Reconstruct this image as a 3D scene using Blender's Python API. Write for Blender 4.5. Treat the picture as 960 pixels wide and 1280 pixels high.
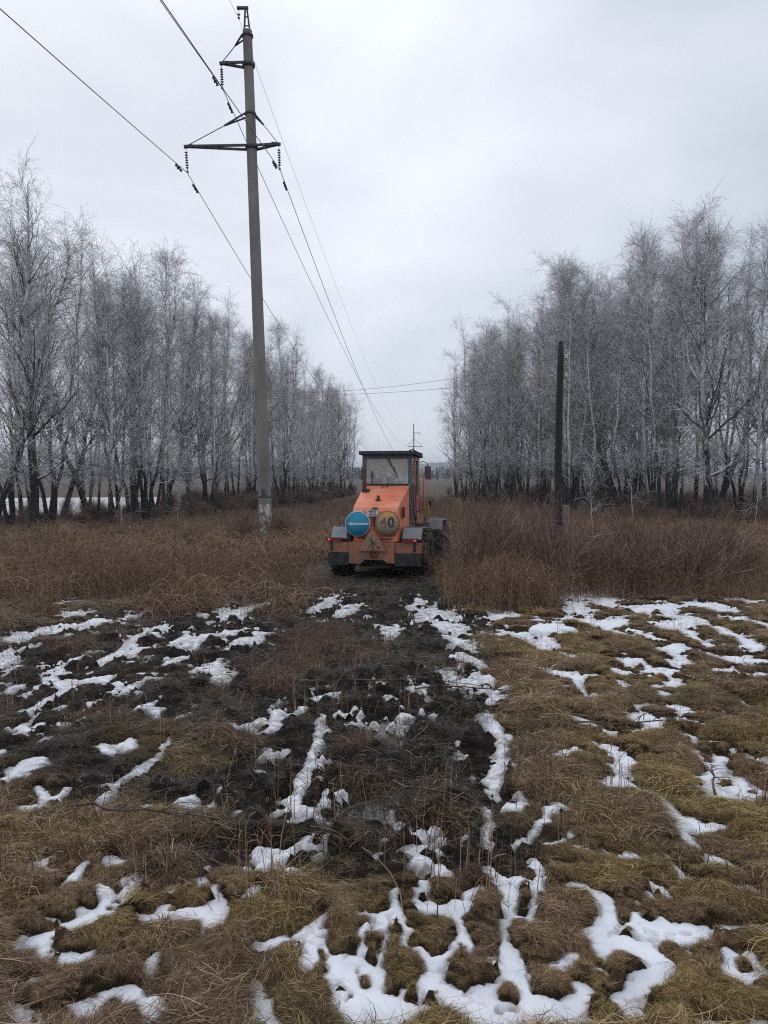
import bpy, bmesh, math, random
import numpy as np
from mathutils import Vector, Matrix, Euler
R = math.radians
for o in list(bpy.data.objects): bpy.data.objects.remove(o)
SC = bpy.context.scene
COL = SC.collection

# ------------------------------------------------------------------ camera, sky, sun, exposure
EYE = 3.2
F = 963.0; HZ = 594.0
PITCH = math.atan((640 - HZ) / F)
cam_d = bpy.data.cameras.new('camera'); cam = bpy.data.objects.new('camera', cam_d); COL.objects.link(cam)
cam.location = (0, 0, EYE); cam.rotation_euler = (math.pi / 2 - PITCH, 0, 0)
cam_d.sensor_fit = 'VERTICAL'; cam_d.sensor_height = 24; cam_d.lens = 24 * F / 1280
cam_d.clip_start = 0.05; cam_d.clip_end = 9000
SC.camera = cam
SC.render.resolution_x = 768; SC.render.resolution_y = 1024
SUN_EL, SUN_AZ = R(38), R(-25)
W = bpy.data.worlds.new('World'); SC.world = W; W.use_nodes = True
nt = W.node_tree; N = nt.nodes; Lk = nt.links; N.clear()
out = N.new('ShaderNodeOutputWorld'); bg = N.new('ShaderNodeBackground'); bg2 = N.new('ShaderNodeBackground'); mixs = N.new('ShaderNodeMixShader')
sky = N.new('ShaderNodeTexSky'); sky.sky_type = 'NISHITA'; sky.sun_disc = False; sky.sun_elevation = SUN_EL; sky.sun_rotation = SUN_AZ
Lk.new(sky.outputs[0], bg.inputs[0]); bg.inputs[1].default_value = 0.08
tc = N.new('ShaderNodeTexCoord'); mp = N.new('ShaderNodeMapping'); mp.inputs['Scale'].default_value = (1.0, 1.0, 2.2); mp.inputs['Location'].default_value = (0.35, 0.1, 0.3)
n1 = N.new('ShaderNodeTexNoise'); n1.inputs['Scale'].default_value = 1.9; n1.inputs['Detail'].default_value = 5; n1.inputs['Roughness'].default_value = 0.45; n1.inputs['Distortion'].default_value = 0.4
rp = N.new('ShaderNodeValToRGB'); rp.color_ramp.elements[0].position = 0.33; rp.color_ramp.elements[0].color = (0.565, 0.605, 0.68, 1); rp.color_ramp.elements[1].position = 0.68; rp.color_ramp.elements[1].color = (0.90, 0.93, 0.985, 1)
sx = N.new('ShaderNodeSeparateXYZ'); r2 = N.new('ShaderNodeValToRGB')
r2.color_ramp.elements[0].position = 0.0; r2.color_ramp.elements[0].color = (0.84, 0.87, 0.91, 1)
r2.color_ramp.elements[1].position = 0.55; r2.color_ramp.elements[1].color = (1.12, 1.12, 1.12, 1)
mu = N.new('ShaderNodeMixRGB'); mu.blend_type = 'MULTIPLY'; mu.inputs[0].default_value = 1
Lk.new(tc.outputs['Generated'], mp.inputs[0]); Lk.new(mp.outputs[0], n1.inputs[0]); Lk.new(n1.outputs[0], rp.inputs[0])
Lk.new(tc.outputs['Generated'], sx.inputs[0]); Lk.new(sx.outputs[2], r2.inputs[0])
Lk.new(rp.outputs[0], mu.inputs[1]); Lk.new(r2.outputs[0], mu.inputs[2]); Lk.new(mu.outputs[0], bg2.inputs[0]); bg2.inputs[1].default_value = 1.0
mixs.inputs[0].default_value = 0.93
Lk.new(bg.outputs[0], mixs.inputs[1]); Lk.new(bg2.outputs[0], mixs.inputs[2]); Lk.new(mixs.outputs[0], out.inputs[0])
sd = bpy.data.lights.new('sun', 'SUN'); sd.energy = 0.6; sd.angle = R(40); sd.color = (1.0, 0.97, 0.93)
so = bpy.data.objects.new('sun', sd); COL.objects.link(so)
so.rotation_euler = (math.pi / 2 - SUN_EL, 0, -SUN_AZ + math.pi)   # sun stands ahead of the camera, a little left
SC.view_settings.view_transform = 'Standard'; SC.view_settings.look = 'None'; SC.view_settings.gamma = 1
SC.view_settings.exposure = 0.18
SC.render.engine = 'CYCLES'
SC.cycles.use_denoising = False; SC.cycles.pixel_filter_type = 'BLACKMAN_HARRIS'; SC.cycles.filter_width = 1.15
try:
    SC.cycles.volume_bounces = 0; SC.cycles.max_bounces = 6; SC.cycles.transparent_max_bounces = 16
except Exception: pass

# ------------------------------------------------------------------ helpers
def tag(o, label=None, cat=None, group=None, kind=None):
    if label: o['label'] = label
    if cat: o['category'] = cat
    if group: o['group'] = group
    if kind: o['kind'] = kind
    return o
def empty(name, loc=(0, 0, 0), rot=(0, 0, 0), label=None, cat=None, group=None):
    o = bpy.data.objects.new(name, None); COL.objects.link(o); o.location = loc; o.rotation_euler = rot
    o.empty_display_size = 0.2
    return tag(o, label, cat, group)
def link(name, me, parent=None, loc=None, rot=None):
    o = bpy.data.objects.new(name, me); COL.objects.link(o)
    if parent: o.parent = parent
    if loc is not None: o.location = loc
    if rot is not None: o.rotation_euler = rot
    return o
def mesh_np(name, V, Q, mats=(), smooth=False, attrs=None, mi=None):
    """mesh from vertex array and quad (or tri) index array"""
    me = bpy.data.meshes.new(name)
    V = np.ascontiguousarray(V, dtype=np.float32); Q = np.ascontiguousarray(Q, dtype=np.int32)
    n, k = Q.shape
    me.vertices.add(len(V)); me.vertices.foreach_set('co', V.ravel())
    me.loops.add(n * k); me.loops.foreach_set('vertex_index', Q.ravel())
    me.polygons.add(n); me.polygons.foreach_set('loop_start', np.arange(0, n * k, k, dtype=np.int32))
    if mi is not None: me.polygons.foreach_set('material_index', np.ascontiguousarray(mi, dtype=np.int32))
    me.polygons.foreach_set('use_smooth', np.full(n, bool(smooth)))
    me.update(calc_edges=True)
    for an, arr in (attrs or {}).items():
        a = me.attributes.new(an, 'FLOAT', 'POINT'); a.data.foreach_set('value', np.ascontiguousarray(arr, dtype=np.float32))
    for m in mats: me.materials.append(m)
    return me
def bm_mesh(name, bm, mat=None, smooth=False):
    me = bpy.data.meshes.new(name); bmesh.ops.recalc_face_normals(bm, faces=bm.faces); bm.to_mesh(me); bm.free()
    if mat: me.materials.append(mat)
    if smooth:
        for p in me.polygons: p.use_smooth = True
    return me
def bevel(bm, w, seg=2):
    if w > 0:
        es = [e for e in bm.edges if len(e.link_faces) == 2 and e.calc_face_angle(0) > 0.5]
        bmesh.ops.bevel(bm, geom=es, offset=w, segments=seg, affect='EDGES', profile=0.7)
def add_box(bm, x0, x1, y0, y1, z0, z1):
    vs = [bm.verts.new(p) for p in ((x0,y0,z0),(x1,y0,z0),(x1,y1,z0),(x0,y1,z0),(x0,y0,z1),(x1,y0,z1),(x1,y1,z1),(x0,y1,z1))]
    for f in ((0,3,2,1),(4,5,6,7),(0,1,5,4),(1,2,6,5),(2,3,7,6),(3,0,4,7)): bm.faces.new([vs[i] for i in f])
    return vs
def boxes(name, bl, mat, bev=0.0):
    bm = bmesh.new()
    for b in bl: add_box(bm, *b)
    bevel(bm, bev)
    return bm_mesh(name, bm, mat)
def prism(name, pts, axis, a0, a1, mat, bev=0.0):
    """polygon pts extruded along axis 'x' (pts=y,z) or 'y' (pts=x,z)"""
    bm = bmesh.new()
    f = (lambda p, a: (a, p[0], p[1])) if axis == 'x' else ((lambda p, a: (p[0], a, p[1])) if axis == 'y' else (lambda p, a: (p[0], p[1], a)))
    A = [bm.verts.new(f(p, a0)) for p in pts]; B = [bm.verts.new(f(p, a1)) for p in pts]
    bm.faces.new(A); bm.faces.new(B[::-1]); n = len(pts)
    for i in range(n): bm.faces.new((A[i], B[i], B[(i+1) % n], A[(i+1) % n]))
    bmesh.ops.recalc_face_normals(bm, faces=bm.faces); bevel(bm, bev)
    return bm_mesh(name, bm, mat)
def tubes(P, Rr, sides=3):
    """P (N,K,3) polylines, Rr (N,K) radii -> verts, quads"""
    P = np.asarray(P, float); Rr = np.asarray(Rr, float); n, k, _ = P.shape
    T = np.gradient(P, axis=1); T /= np.linalg.norm(T, axis=2, keepdims=True) + 1e-9
    ref = np.where(np.abs(T[:, :1, 2:3]) > 0.9, np.array([1., 0, 0]), np.array([0, 0, 1.])); ref = np.broadcast_to(ref, T.shape)
    U = np.cross(T, ref); U /= np.linalg.norm(U, axis=2, keepdims=True) + 1e-9; Vv = np.cross(T, U)
    a = np.arange(sides) * 2 * math.pi / sides
    ring = P[:, :, None, :] + Rr[:, :, None, None] * (np.cos(a)[None, None, :, None] * U[:, :, None, :] + np.sin(a)[None, None, :, None] * Vv[:, :, None, :])
    V = ring.reshape(-1, 3)
    i = np.arange(n)[:, None, None]; j = np.arange(k - 1)[None, :, None]; s = np.arange(sides)[None, None, :]
    b = (i * k + j) * sides; s2 = (s + 1) % sides
    Q = np.stack([b + s, b + s2, b + sides + s2, b + sides + s], -1).reshape(-1, 4)
    return V, Q
def tube_mesh(name, paths, mat, sides=8, smooth=True):
    """paths: list of (points, radius or radii)"""
    Vs, Qs, off = [], [], 0
    for p, r in paths:
        p = np.array(p, float)[None]; rr = np.broadcast_to(np.array(r, float), (1, p.shape[1]))
        # close the ends with a tiny ring
        pp = np.concatenate([p[:, :1], p, p[:, -1:]], 1); d0 = p[:, 1] - p[:, 0]; d1 = p[:, -1] - p[:, -2]
        d0 /= np.linalg.norm(d0) + 1e-9; d1 /= np.linalg.norm(d1) + 1e-9
        pp[:, 0] -= d0 * 1e-3; pp[:, -1] += d1 * 1e-3
        r2_ = np.concatenate([rr[:, :1] * .02, rr, rr[:, -1:] * .02], 1)
        V, Q = tubes(pp, r2_, sides); Vs.append(V); Qs.append(Q + off); off += len(V)
    return mesh_np(name, np.concatenate(Vs), np.concatenate(Qs), (mat,), smooth)
def lathe(name, prof, mat, axis='z', seg=24, smooth=True, c=(0, 0, 0)):
    """prof: list of (r, h); closed at both ends when r=0"""
    V = []; n = len(prof)
    for i in range(seg):
        a = 2 * math.pi * i / seg; ca, sa = math.cos(a), math.sin(a)
        for r, h in prof:
            V.append((r*ca+c[0], r*sa+c[1], h+c[2]) if axis == 'z' else ((h+c[0], r*ca+c[1], r*sa+c[2]) if axis == 'x' else (r*ca+c[0], h+c[1], r*sa+c[2])))
    Q = []
    for i in range(seg):
        j = (i + 1) % seg
        for k in range(n - 1): Q.append((i*n+k, j*n+k, j*n+k+1, i*n+k+1))
    me = mesh_np(name, np.array(V), np.array(Q), (mat,), smooth)
    return me
def text_mesh(name, body, size, mat, bold=0.0, ext=0.001):
    cu = bpy.data.curves.new(name, 'FONT'); cu.body = body; cu.size = size; cu.align_x = 'CENTER'; cu.align_y = 'CENTER'; cu.extrude = ext; cu.offset = bold; cu.resolution_u = 3
    o = bpy.data.objects.new(name, cu); COL.objects.link(o)
    dg = bpy.context.evaluated_depsgraph_get(); me = bpy.data.meshes.new_from_object(o.evaluated_get(dg)); me.name = name
    bpy.data.objects.remove(o); bpy.data.curves.remove(cu)
    me.materials.clear(); me.materials.append(mat)
    return me

# value noise
_rng = np.random.default_rng(7); _T = _rng.random((256, 256))
def vnoise(x, y, s=1.0, seed=0):
    x = np.asarray(x, float) * s + seed * 17.3; y = np.asarray(y, float) * s + seed * 9.1
    xi = np.floor(x).astype(int); yi = np.floor(y).astype(int); fx = x - xi; fy = y - yi
    fx = fx*fx*(3-2*fx); fy = fy*fy*(3-2*fy)
    g = lambda a, b: _T[a & 255, b & 255]
    return (g(xi,yi)*(1-fx)+g(xi+1,yi)*fx)*(1-fy)+(g(xi,yi+1)*(1-fx)+g(xi+1,yi+1)*fx)*fy
def fbm(x, y, s=1.0, o=4, seed=0):
    v = 0; a = 1; t = 0
    for i in range(o): v = v + a * vnoise(x, y, s * 2**i, seed + i); t += a; a *= .5
    return v / t
def sst(a, b, x):
    t = np.clip((x - a) / (b - a), 0, 1); return t*t*(3-2*t)

# ------------------------------------------------------------------ terrain shape
def g0(y): return 1.6 * np.clip(1 - np.clip(y, -5, None) / 36.0, 0, 1.2) ** 1.3
def hit(px, py):
    """ground point under a photo pixel (960x1280)"""
    cx, cz = (px - 480) / F, -(py - 640) / F
    dy = math.cos(PITCH) + cz * math.sin(PITCH); dz = -math.sin(PITCH) + cz * math.cos(PITCH)
    lo, hi = 0.5, 3000.0
    for _ in range(50):
        m = (lo + hi) / 2
        if EYE + dz / dy * m > float(g0(m)): lo = m
        else: hi = m
    return cx / dy * lo, lo
def at(px, py, d):
    cx, cz = (px - 480) / F, -(py - 640) / F
    dy = math.cos(PITCH) + cz * math.sin(PITCH); dz = -math.sin(PITCH) + cz * math.cos(PITCH)
    return Vector((cx / dy * d, d, EYE + dz / dy * d))

# snow patches as measured strokes (x, y, half width), laid down on the ground
STROKES = [
[(22,1102,7),(45,1095,11),(62,1085,9)],[(68,1071,4),(80,1068,4)],[(72,1130,4),(85,1118,7),(104,1096,7)],[(103,1120,4),(120,1123,5),(132,1135,8),(128,1155,6),(113,1165,6),(97,1178,5)],
[(132,1086,4),(145,1089,6),(158,1088,3)],[(156,1116,4)],[(14,1170,3),(20,1176,4),(38,1168,3)],[(55,1168,5),(70,1170,5)],[(15,1203,3),(40,1192,7),(60,1185,8)],[(0,1214,5),(15,1210,3)],
[(103,1213,7),(125,1200,4)],[(188,1218,11),(190,1232,6)],[(100,1272,2),(125,1266,4),(145,1252,8),(160,1252,11),(175,1268,9),(198,1278,12)],[(0,1275,10)],
[(165,1035,4),(190,1025,4)],[(222,1010,5),(240,1005,4),(247,996,3)],[(119,1020,4),(135,995,8),(150,980,8),(175,966,8),(200,955,8),(207,938,5),(212,926,3)],[(46,992,4),(58,1002,7),(72,998,5),(84,990,2)],[(30,1015,4)],
[(250,1117,7),(266,1122,9),(277,1140,4),(281,1165,4),(283,1172,5),(263,1180,8),(250,1192,8),(238,1203,6)],[(278,1146,3),(258,1152,3),(242,1162,2)],[(317,1126,9),(306,1147,7)],[(268,1010,2)],[(280,995,4)],[(297,1022,5),(305,1033,3)],[(305,1095,3)],
[(322,1068,5),(345,1078,8),(365,1070,9),(385,1055,6)],[(340,1040,3),(370,1035,5),(395,1028,3)],[(365,1094,5),(379,1102,3)],[(370,1012,5),(376,990,7),(386,960,7),(396,930,6),(402,895,5)],[(399,1015,5),(408,996,6)],
[(495,1038,5),(508,1045,5),(530,1045,3)],[(506,1068,5),(530,1066,4)],[(524,1080,6),(533,1080,5)],[(470,1075,4)],[(440,1100,2)],[(430,1115,2),(449,1121,2)],[(470,1096,4)],[(548,1092,4),(560,1097,6),(562,1106,3)],
[(528,1113,7),(537,1138,4),(533,1152,4),(522,1160,4)],[(489,1128,8),(497,1150,9),(506,1172,5),(512,1176,4)],[(320,1198,9),(345,1195,8),(370,1185,7),(395,1170,5),(416,1148,4)],[(387,1198,6),(394,1208,6)],
[(404,1193,4),(415,1210,9),(440,1215,8),(455,1200,5),(452,1180,4),(459,1168,3)],[(440,1150,2),(470,1160,7),(490,1152,6)],[(440,1240,10),(458,1262,11),(472,1238,11),(455,1218,8)],[(500,1190,4),(510,1205,5),(525,1205,6),(540,1215,6),(560,1205,8),(580,1190,8),(575,1170,8)],
[(535,1240,10),(560,1245,9),(580,1260,8),(610,1255,9),(630,1240,10),(640,1222,13),(632,1195,10),(628,1165,7)],[(440,1272,12),(500,1273,8),(506,1250,5)],[(320,1250,8),(335,1272,12)],[(582,1134,5),(600,1122,6),(618,1140,6),(636,1150,9),(640,1128,11),(622,1118,4)],
[(590,1097,5),(612,1093,8),(630,1106,5)],[(606,1010,3),(612,1030,7),(608,1060,7),(616,1056,5)],[(610,993,5)],[(580,985,3)],[(490,1170,4),(480,1192,6),(475,1215,7)],
[(640,1010,8),(655,1005,6),(648,990,3)],[(640,1060,5),(660,1055,5),(672,1040,6),(685,1015,5),(700,1008,5),(712,1015,4)],[(662,1056,4),(692,1061,7),(716,1040,2)],[(670,1075,3),(675,1095,6),(672,1120,7),(668,1140,7),(660,1170,6),(666,1178,4)],
[(642,1108,8),(662,1112,7)],[(676,1108,5),(700,1092,4),(738,1096,2)],[(757,1068,4),(765,1076,6),(775,1075,5)],[(733,1124,8),(755,1133,12),(764,1150,11),(738,1180,12),(762,1186,13),(790,1190,11),(820,1202,15),(832,1222,15),(808,1242,13),(780,1250,11),(755,1265,5)],
[(794,1153,7),(802,1175,8),(840,1182,7),(882,1175,5)],[(690,1217,7),(710,1215,8),(722,1205,4)],[(740,1215,4),(755,1225,7),(760,1240,4)],[(642,1205,10),(650,1240,13),(660,1268,14)],
[(735,972,3),(760,980,9),(782,975,9),(800,985,7),(830,1000,7),(845,1020,8),(870,1030,13),(892,1034,9),(916,1030,3)],[(845,1025,8),(860,1052,9),(885,1070,8),(902,1076,6),(927,1086,3)],[(835,1072,3),(848,1090,5),(855,1104,8),(882,1107,6)],
[(799,1102,3),(815,1110,6),(830,1116,8),(852,1136,3)],[(928,1112,4),(938,1125,6),(951,1132,3)],[(888,1160,5),(910,1163,6),(927,1173,4)],[(946,1158,4),(962,1170,6)],[(911,1194,5),(914,1215,9),(900,1226,6),(930,1232,6),(962,1222,8)],[(935,1195,4),(946,1211,7)],[(925,1247,3),(952,1250,4)],
[(768,1268,6),(800,1277,5)],[(870,1268,5),(885,1275,5)],[(700,1275,8),(730,1272,5)],[(560,1275,6),(600,1278,8)],
[(655,745,3),(670,741,4)],[(685,745,3)],[(700,750,3),(720,748,4),(745,742,4),(775,740,4),(815,738,2)],[(715,758,6),(730,755,3)],[(750,757,5),(760,748,3)],[(705,767,3),(730,763,3)],[(710,772,2),(735,780,5),(770,782,5),(778,776,2)],[(760,789,4),(778,795,3)],
[(790,765,4),(815,763,3),(842,758,3)],[(825,744,3),(850,743,4)],[(870,735,2),(900,735,3),(925,740,3),(960,732,2)],[(870,757,5),(900,757,3)],[(895,748,3),(945,752,3)],[(890,763,3),(915,763,3)],[(910,775,4),(945,780,6),(958,785,2)],
[(835,772,2),(860,775,3),(875,777,3),(850,783,4),(820,788,2)],[(900,788,3),(908,793,4),(930,800,8),(944,811,4)],[(676,788,7),(705,788,7)],[(668,808,5),(688,805,8)],[(640,795,3),(662,795,2)],[(645,770,2)],[(620,771,3),(640,770,2)],[(618,772,2)],
[(790,791,3),(822,800,4)],[(855,790,4),(875,800,5),(886,808,3)],[(832,815,5),(848,809,4)],[(888,818,3),(905,826,4),(940,825,4),(962,828,4)],[(932,815,3)],[(783,828,5),(800,826,4),(818,838,7),(836,845,5)],[(768,838,3),(790,843,3)],[(836,830,4),(862,828,4)],[(838,855,4),(852,850,3)],
[(678,845,4),(697,845,5),(722,847,6),(722,855,4)],[(703,868,3),(726,875,2)],[(750,847,2),(775,852,3),(792,857,2)],[(730,865,3)],[(815,865,4),(832,866,3)],[(900,842,3),(932,842,4)],[(918,871,4),(935,882,5),(962,890,6)],[(788,895,5),(815,895,7),(820,908,5),(793,912,4)],
[(855,900,6),(882,900,5)],[(910,892,3)],[(712,891,4),(738,904,5),(755,910,5),(772,912,4)],[(745,925,5),(757,930,5)],[(698,935,4),(710,940,7),(725,933,5),(741,938,3)],[(725,960,4)],[(790,935,2),(818,940,4),(830,943,2)],[(863,920,2),(885,925,3),(918,930,2)],
[(770,944,5),(787,943,5)],[(766,957,7),(782,962,10)],[(906,940,3),(899,955,5),(885,965,6),(890,985,6),(905,985,6)],[(905,940,3),(930,944,3),(962,942,2)],[(912,965,3),(930,970,5),(915,986,4)],[(944,975,4),(962,990,6)],
[(318,733,3),(342,736,3)],[(392,760,3),(408,754,4),(420,749,3)],[(425,764,2),(446,762,2)],[(476,785,3),(490,789,4),(498,782,2)],[(512,760,2),(527,755,3)],[(525,769,4),(545,765,4),(566,770,3)],[(545,780,5),(577,783,6)],[(568,799,5),(587,803,3)],[(578,819,4),(602,831,4)],
[(552,842,3),(563,843,2)],[(568,860,3),(592,852,4),(612,850,3)],[(508,862,2),(530,863,7),(535,872,5)],[(482,870,2),(503,880,2)],[(478,855,3)],[(452,888,2)],[(508,895,4)],[(540,895,4)],[(572,924,3)],[(385,862,2),(393,870,2)],[(395,875,3),(422,869,2)],
[(345,888,3),(351,895,3)],[(365,898,2),(379,889,4)],[(335,913,2),(350,911,2)],[(355,920,2),(367,925,4)],[(365,945,4)],[(330,948,2),(345,945,2)],[(410,913,2)],[(614,893,5),(625,915,7),(630,930,8),(625,955,8),(618,977,8)],[(580,945,4),(600,940,4)],[(588,962,2)],[(618,993,4)],[(610,870,2),(640,867,2)],[(645,955,5)],
[(35,743,2),(49,741,3)],[(68,713,1.6),(86,707,1.6)],[(95,731,2),(116,729,3)],[(10,768,1.6),(36,760,1.6)],[(74,755,3),(101,755,3)],[(80,772,4),(100,772,4),(117,768,2)],[(45,790,3),(80,788,4),(105,783,3),(132,780,3)],[(14,797,4),(37,795,4)],[(35,808,3),(47,805,2)],[(0,815,4),(6,826,3)],[(8,840,3)],
[(164,773,2),(190,765,4),(206,757,2)],[(225,735,2),(239,735,3)],[(268,766,2),(295,766,5),(327,758,5)],[(280,790,2),(302,785,3)],[(294,800,4),(322,795,6)],[(206,784,2),(180,790,4),(163,800,6),(150,812,7),(132,826,4)],[(100,818,4),(80,828,6),(55,838,3)],[(145,815,6),(178,812,5)],
[(15,896,5),(45,885,7),(72,870,9),(90,856,7),(78,850,5),(60,860,4)],[(24,912,5),(50,896,6),(72,888,5)],[(105,850,4),(132,845,4)],[(113,886,3),(130,870,4),(150,858,3),(143,852,2)],[(13,858,3),(30,853,3)],[(25,870,2),(39,862,3)],[(208,806,5),(225,797,6),(248,798,4)],[(214,825,4),(237,822,4)],
[(244,836,3),(270,829,7),(273,845,6)],[(275,845,4),(298,843,3)],[(152,866,4),(180,850,6),(207,845,3)],[(168,888,3),(192,880,4)],[(225,898,3)],[(200,907,2)],[(54,928,3),(66,928,2)],[(0,945,6)],[(20,968,7),(28,958,6),(50,956,5),(44,972,8),(22,985,5)],
[(110,940,3),(145,940,3),(160,932,5),(166,944,4)],[(298,911,2),(322,905,3)],[(290,980,2),(322,974,3)],[(225,931,3)],[(270,970,2)],
[(160,1262,9),(205,1290,13),(190,1315,12)],[(328,1285,12),(350,1310,12)],[(440,1290,12),(500,1296,12),(540,1290,9)],[(560,1288,10),(600,1296,13),(650,1290,13),(690,1296,12)],[(700,1285,10),(735,1290,8)],[(790,1290,9),(815,1284,7)],[(870,1285,9),(905,1292,8)],[(15,1290,12),(40,1305,10)],[(95,1285,6),(115,1295,6)],[(935,1280,6),(958,1290,8)],
[(18,1250,4),(34,1244,4)],[(86,1240,4),(98,1232,3)],[(232,1246,5),(246,1240,4)],[(262,1222,4)],[(60,1140,4)],[(200,1150,4),(212,1144,4)],[(150,1192,4),(160,1186,4)],
]
_segs = []
for st in STROKES:
    pts = []
    for (px, py, w) in st:
        x, y = hit(px, py); pts.append((x, y, w * y / F * 1.0))
    if len(pts) == 1: pts = pts * 2
    for a, b in zip(pts[:-1], pts[1:]): _segs.append((a, b))
def snow_sdf(x, y):
    """signed distance to snow patches in metres (negative inside), only near ones are exact"""
    x = np.asarray(x, float); y = np.asarray(y, float); D = np.full(x.shape, 9.0)
    cell = 0.5
    order = np.argsort(y.ravel(), kind='stable'); ys = y.ravel()[order]; xs = x.ravel()[order]; Df = D.ravel()[order]
    for (ax, ay, aw), (bx, by, bw) in _segs:
        m = 0.012 * (ay + by) + max(aw, bw); sd = (EYE - float(g0((ay + by) / 2))) / (ay + by) * 2; sd = sd / math.hypot(1, sd)
        i0 = np.searchsorted(ys, min(ay, by) - m / sd); i1 = np.searchsorted(ys, max(ay, by) + m / sd)
        if i1 <= i0: continue
        X = xs[i0:i1]; k = np.nonzero((X > min(ax, bx) - m) & (X < max(ax, bx) + m))[0]
        if not len(k): continue
        k = k + i0; X = xs[k]; Y = ys[k]
        dx, dy = bx - ax, (by - ay) * sd; L2 = dx*dx + dy*dy + 1e-9
        # widths along the line of sight are stretched, as they were measured on the foreshortened ground
        t = np.clip(((X - ax) * dx + (Y - ay) * sd * dy) / L2, 0, 1)
        d = np.hypot(X - ax - t*dx, (Y - ay) * sd - t*dy) - (aw + t * (bw - aw))
        Df[k] = np.minimum(Df[k], d)
    o2 = np.empty_like(Df); o2[order] = Df
    D = o2.reshape(x.shape)
    n = (fbm(x, y, 15.0, 4, 3) - 0.5) * 0.062 + (fbm(x, y, 6.0, 5, 5) - 0.5) * 0.017 * y * sst(2.5, 6, y) + (fbm(x, y, 2.5, 3, 6) - .5) * .005 * y * sst(8, 16, y)
    D = np.minimum(D, np.maximum(D - .030 * y, (0.612 - .022 * sst(.5, 2, x) - .02 * sst(4.5, 3.2, y) - fbm(x, y, 7.5, 3, 13)) * .10 * np.clip(y, 2.5, 12)) + .006 * y + .05 * sst(2.0, 1.2, np.abs(x + .2)) * sst(3.5, 5, y))
    return D - (np.interp(y, [2.0, 2.5, 3.5, 5, 9], [.0040, .0026, .0018, .0018, .0028]) + .0014 * sst(.8, 2, x)) * y + (fbm(x, y, 50, 2, 15) - .5) * .014 + n + (fbm(x, y, 22.0, 2, 9) - 0.5) * 0.007 * y * sst(3, 6, y)

def mud_w(x, y):
    """1 in the churned wheel track, 0 outside"""
    c = np.interp(y, [3.5, 5, 8, 12, 19, 30, 60], [-0.1, -0.2, -0.45, -0.3, -0.2, 1.0, 4.0])
    hw = np.interp(y, [2.9, 3.6, 4.6, 7, 12, 19, 30], [0.3, 0.65, 1.15, 1.65, 1.9, 1.6, 1.0])
    n = (fbm(x, y, 1.4, 4, 11) - 0.5) * 2.2
    m = sst(0.45, -0.35, np.abs(x - c) - hw + n) * sst(2.8, 3.5, y) * sst(24, 19, y)
    m2 = sst(0.5, -0.5, np.hypot((x + 2.8) / 2.6, (y - 9.3) / 4.2) - 1 + n * 0.7)
    return np.clip(m + 0.8 * m2, 0, 1)

# shallow puddles lying in the track: centre, half sizes, water level
PUDS = []
for (px_, py_, rx_, ry_) in ((466, 1002, .17, .30), (478, 906, .20, .42), (300, 742 + 60, .22, .5), (575, 845, .22, .45)):
    x_, y_ = hit(px_, py_); PUDS.append((x_, y_, rx_, ry_, float(g0(y_)) - .075))
def pud_w(x, y):
    w = np.zeros(np.shape(x)); lv = np.zeros(np.shape(x))
    for (cx, cy, rx_, ry_, lz) in PUDS:
        r_ = np.hypot((x - cx) / rx_, (y - cy) / ry_) + (fbm(x, y, 7, 3, 191) - .5) * .9; k = sst(1.35, .85, r_); lv = np.where(k > w, lz, lv); w = np.maximum(w, k)
    return w, lv
# tussock field
def mounds(x, y, sdf):
    a = _mounds(x * 1.9 + 3, y * 1.9, 0.30) / 1.25; b = _mounds(x, y, 0.30)
    w = sst(3.2, 5.5, y); return np.maximum(a * (1 - .6 * w) * .80, b * w * .80)
def _mounds(x, y, TS):
    H = np.zeros_like(x); ci = np.floor(x / TS).astype(int); cj = np.floor(y / TS).astype(int)
    for di in (-1, 0, 1):
        for dj in (-1, 0, 1):
            a = ci + di; b = cj + dj
            r1 = _T[a & 255, b & 255]; r2_ = _T[(a + 91) & 255, (b + 37) & 255]; r3 = _T[(a + 13) & 255, (b + 151) & 255]; r4 = _T[(a + 201) & 255, (b + 77) & 255]
            cx = (a + 0.15 + 0.7 * r1) * TS; cy = (b + 0.15 + 0.7 * r2_) * TS
            th = r3 * 3.0 - 0.9; ct, sn = np.cos(th), np.sin(th)
            u = (x - cx) * ct + (y - cy) * sn; v = -(x - cx) * sn + (y - cy) * ct
            rad = 0.15 + 0.14 * r4
            q = (u / (rad * 1.35)) ** 2 + (v / (rad * 0.85)) ** 2
            h = (0.045 + 0.09 * r3) * np.clip(1 - q, 0, None) ** 0.8
            H = np.maximum(H, h)
    return H
def ground_h(x, y, sdf, mud):
    base = g0(y) + (fbm(x, y, 0.25, 3, 31) - 0.5) * 0.16 * sst(60, 20, y)
    m = mounds(x, y, sdf)
    fade = sst(30, 14, y)
    eu = 0.003 * np.clip(y, 2, 20)
    inside = sst(eu, -eu, sdf)
    keep = 1 - inside * 0.92
    rough = (fbm(x, y, 6, 4, 41) - 0.5)
    clod = (fbm(x, y, 11, 4, 43) - .5)
    wet = -0.05 * mud + mud * (rough * 0.26 + np.abs(clod) * .16)
    # two pressed wheel ruts running to the machine
    c = np.interp(y, [3.5, 8, 19], [0.0, 0.05, -0.2])
    rut = (np.exp(-((x - c - 1.02) / 0.26) ** 2) + np.exp(-((x - c + 1.02) / 0.26) ** 2)) * sst(3.6, 5.5, y) * sst(20, 18, y)
    h_ = base + fade * (m * keep * (1 - 0.6 * mud) + (wet + 0.012 * rough * 4 - 0.055 * rut * (0.6 + 0.8 * rough)) * (1 - inside) - .035 * inside)
    pw, lv = pud_w(x, y); return h_ * (1 - pw) + (lv - .012) * pw
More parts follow.
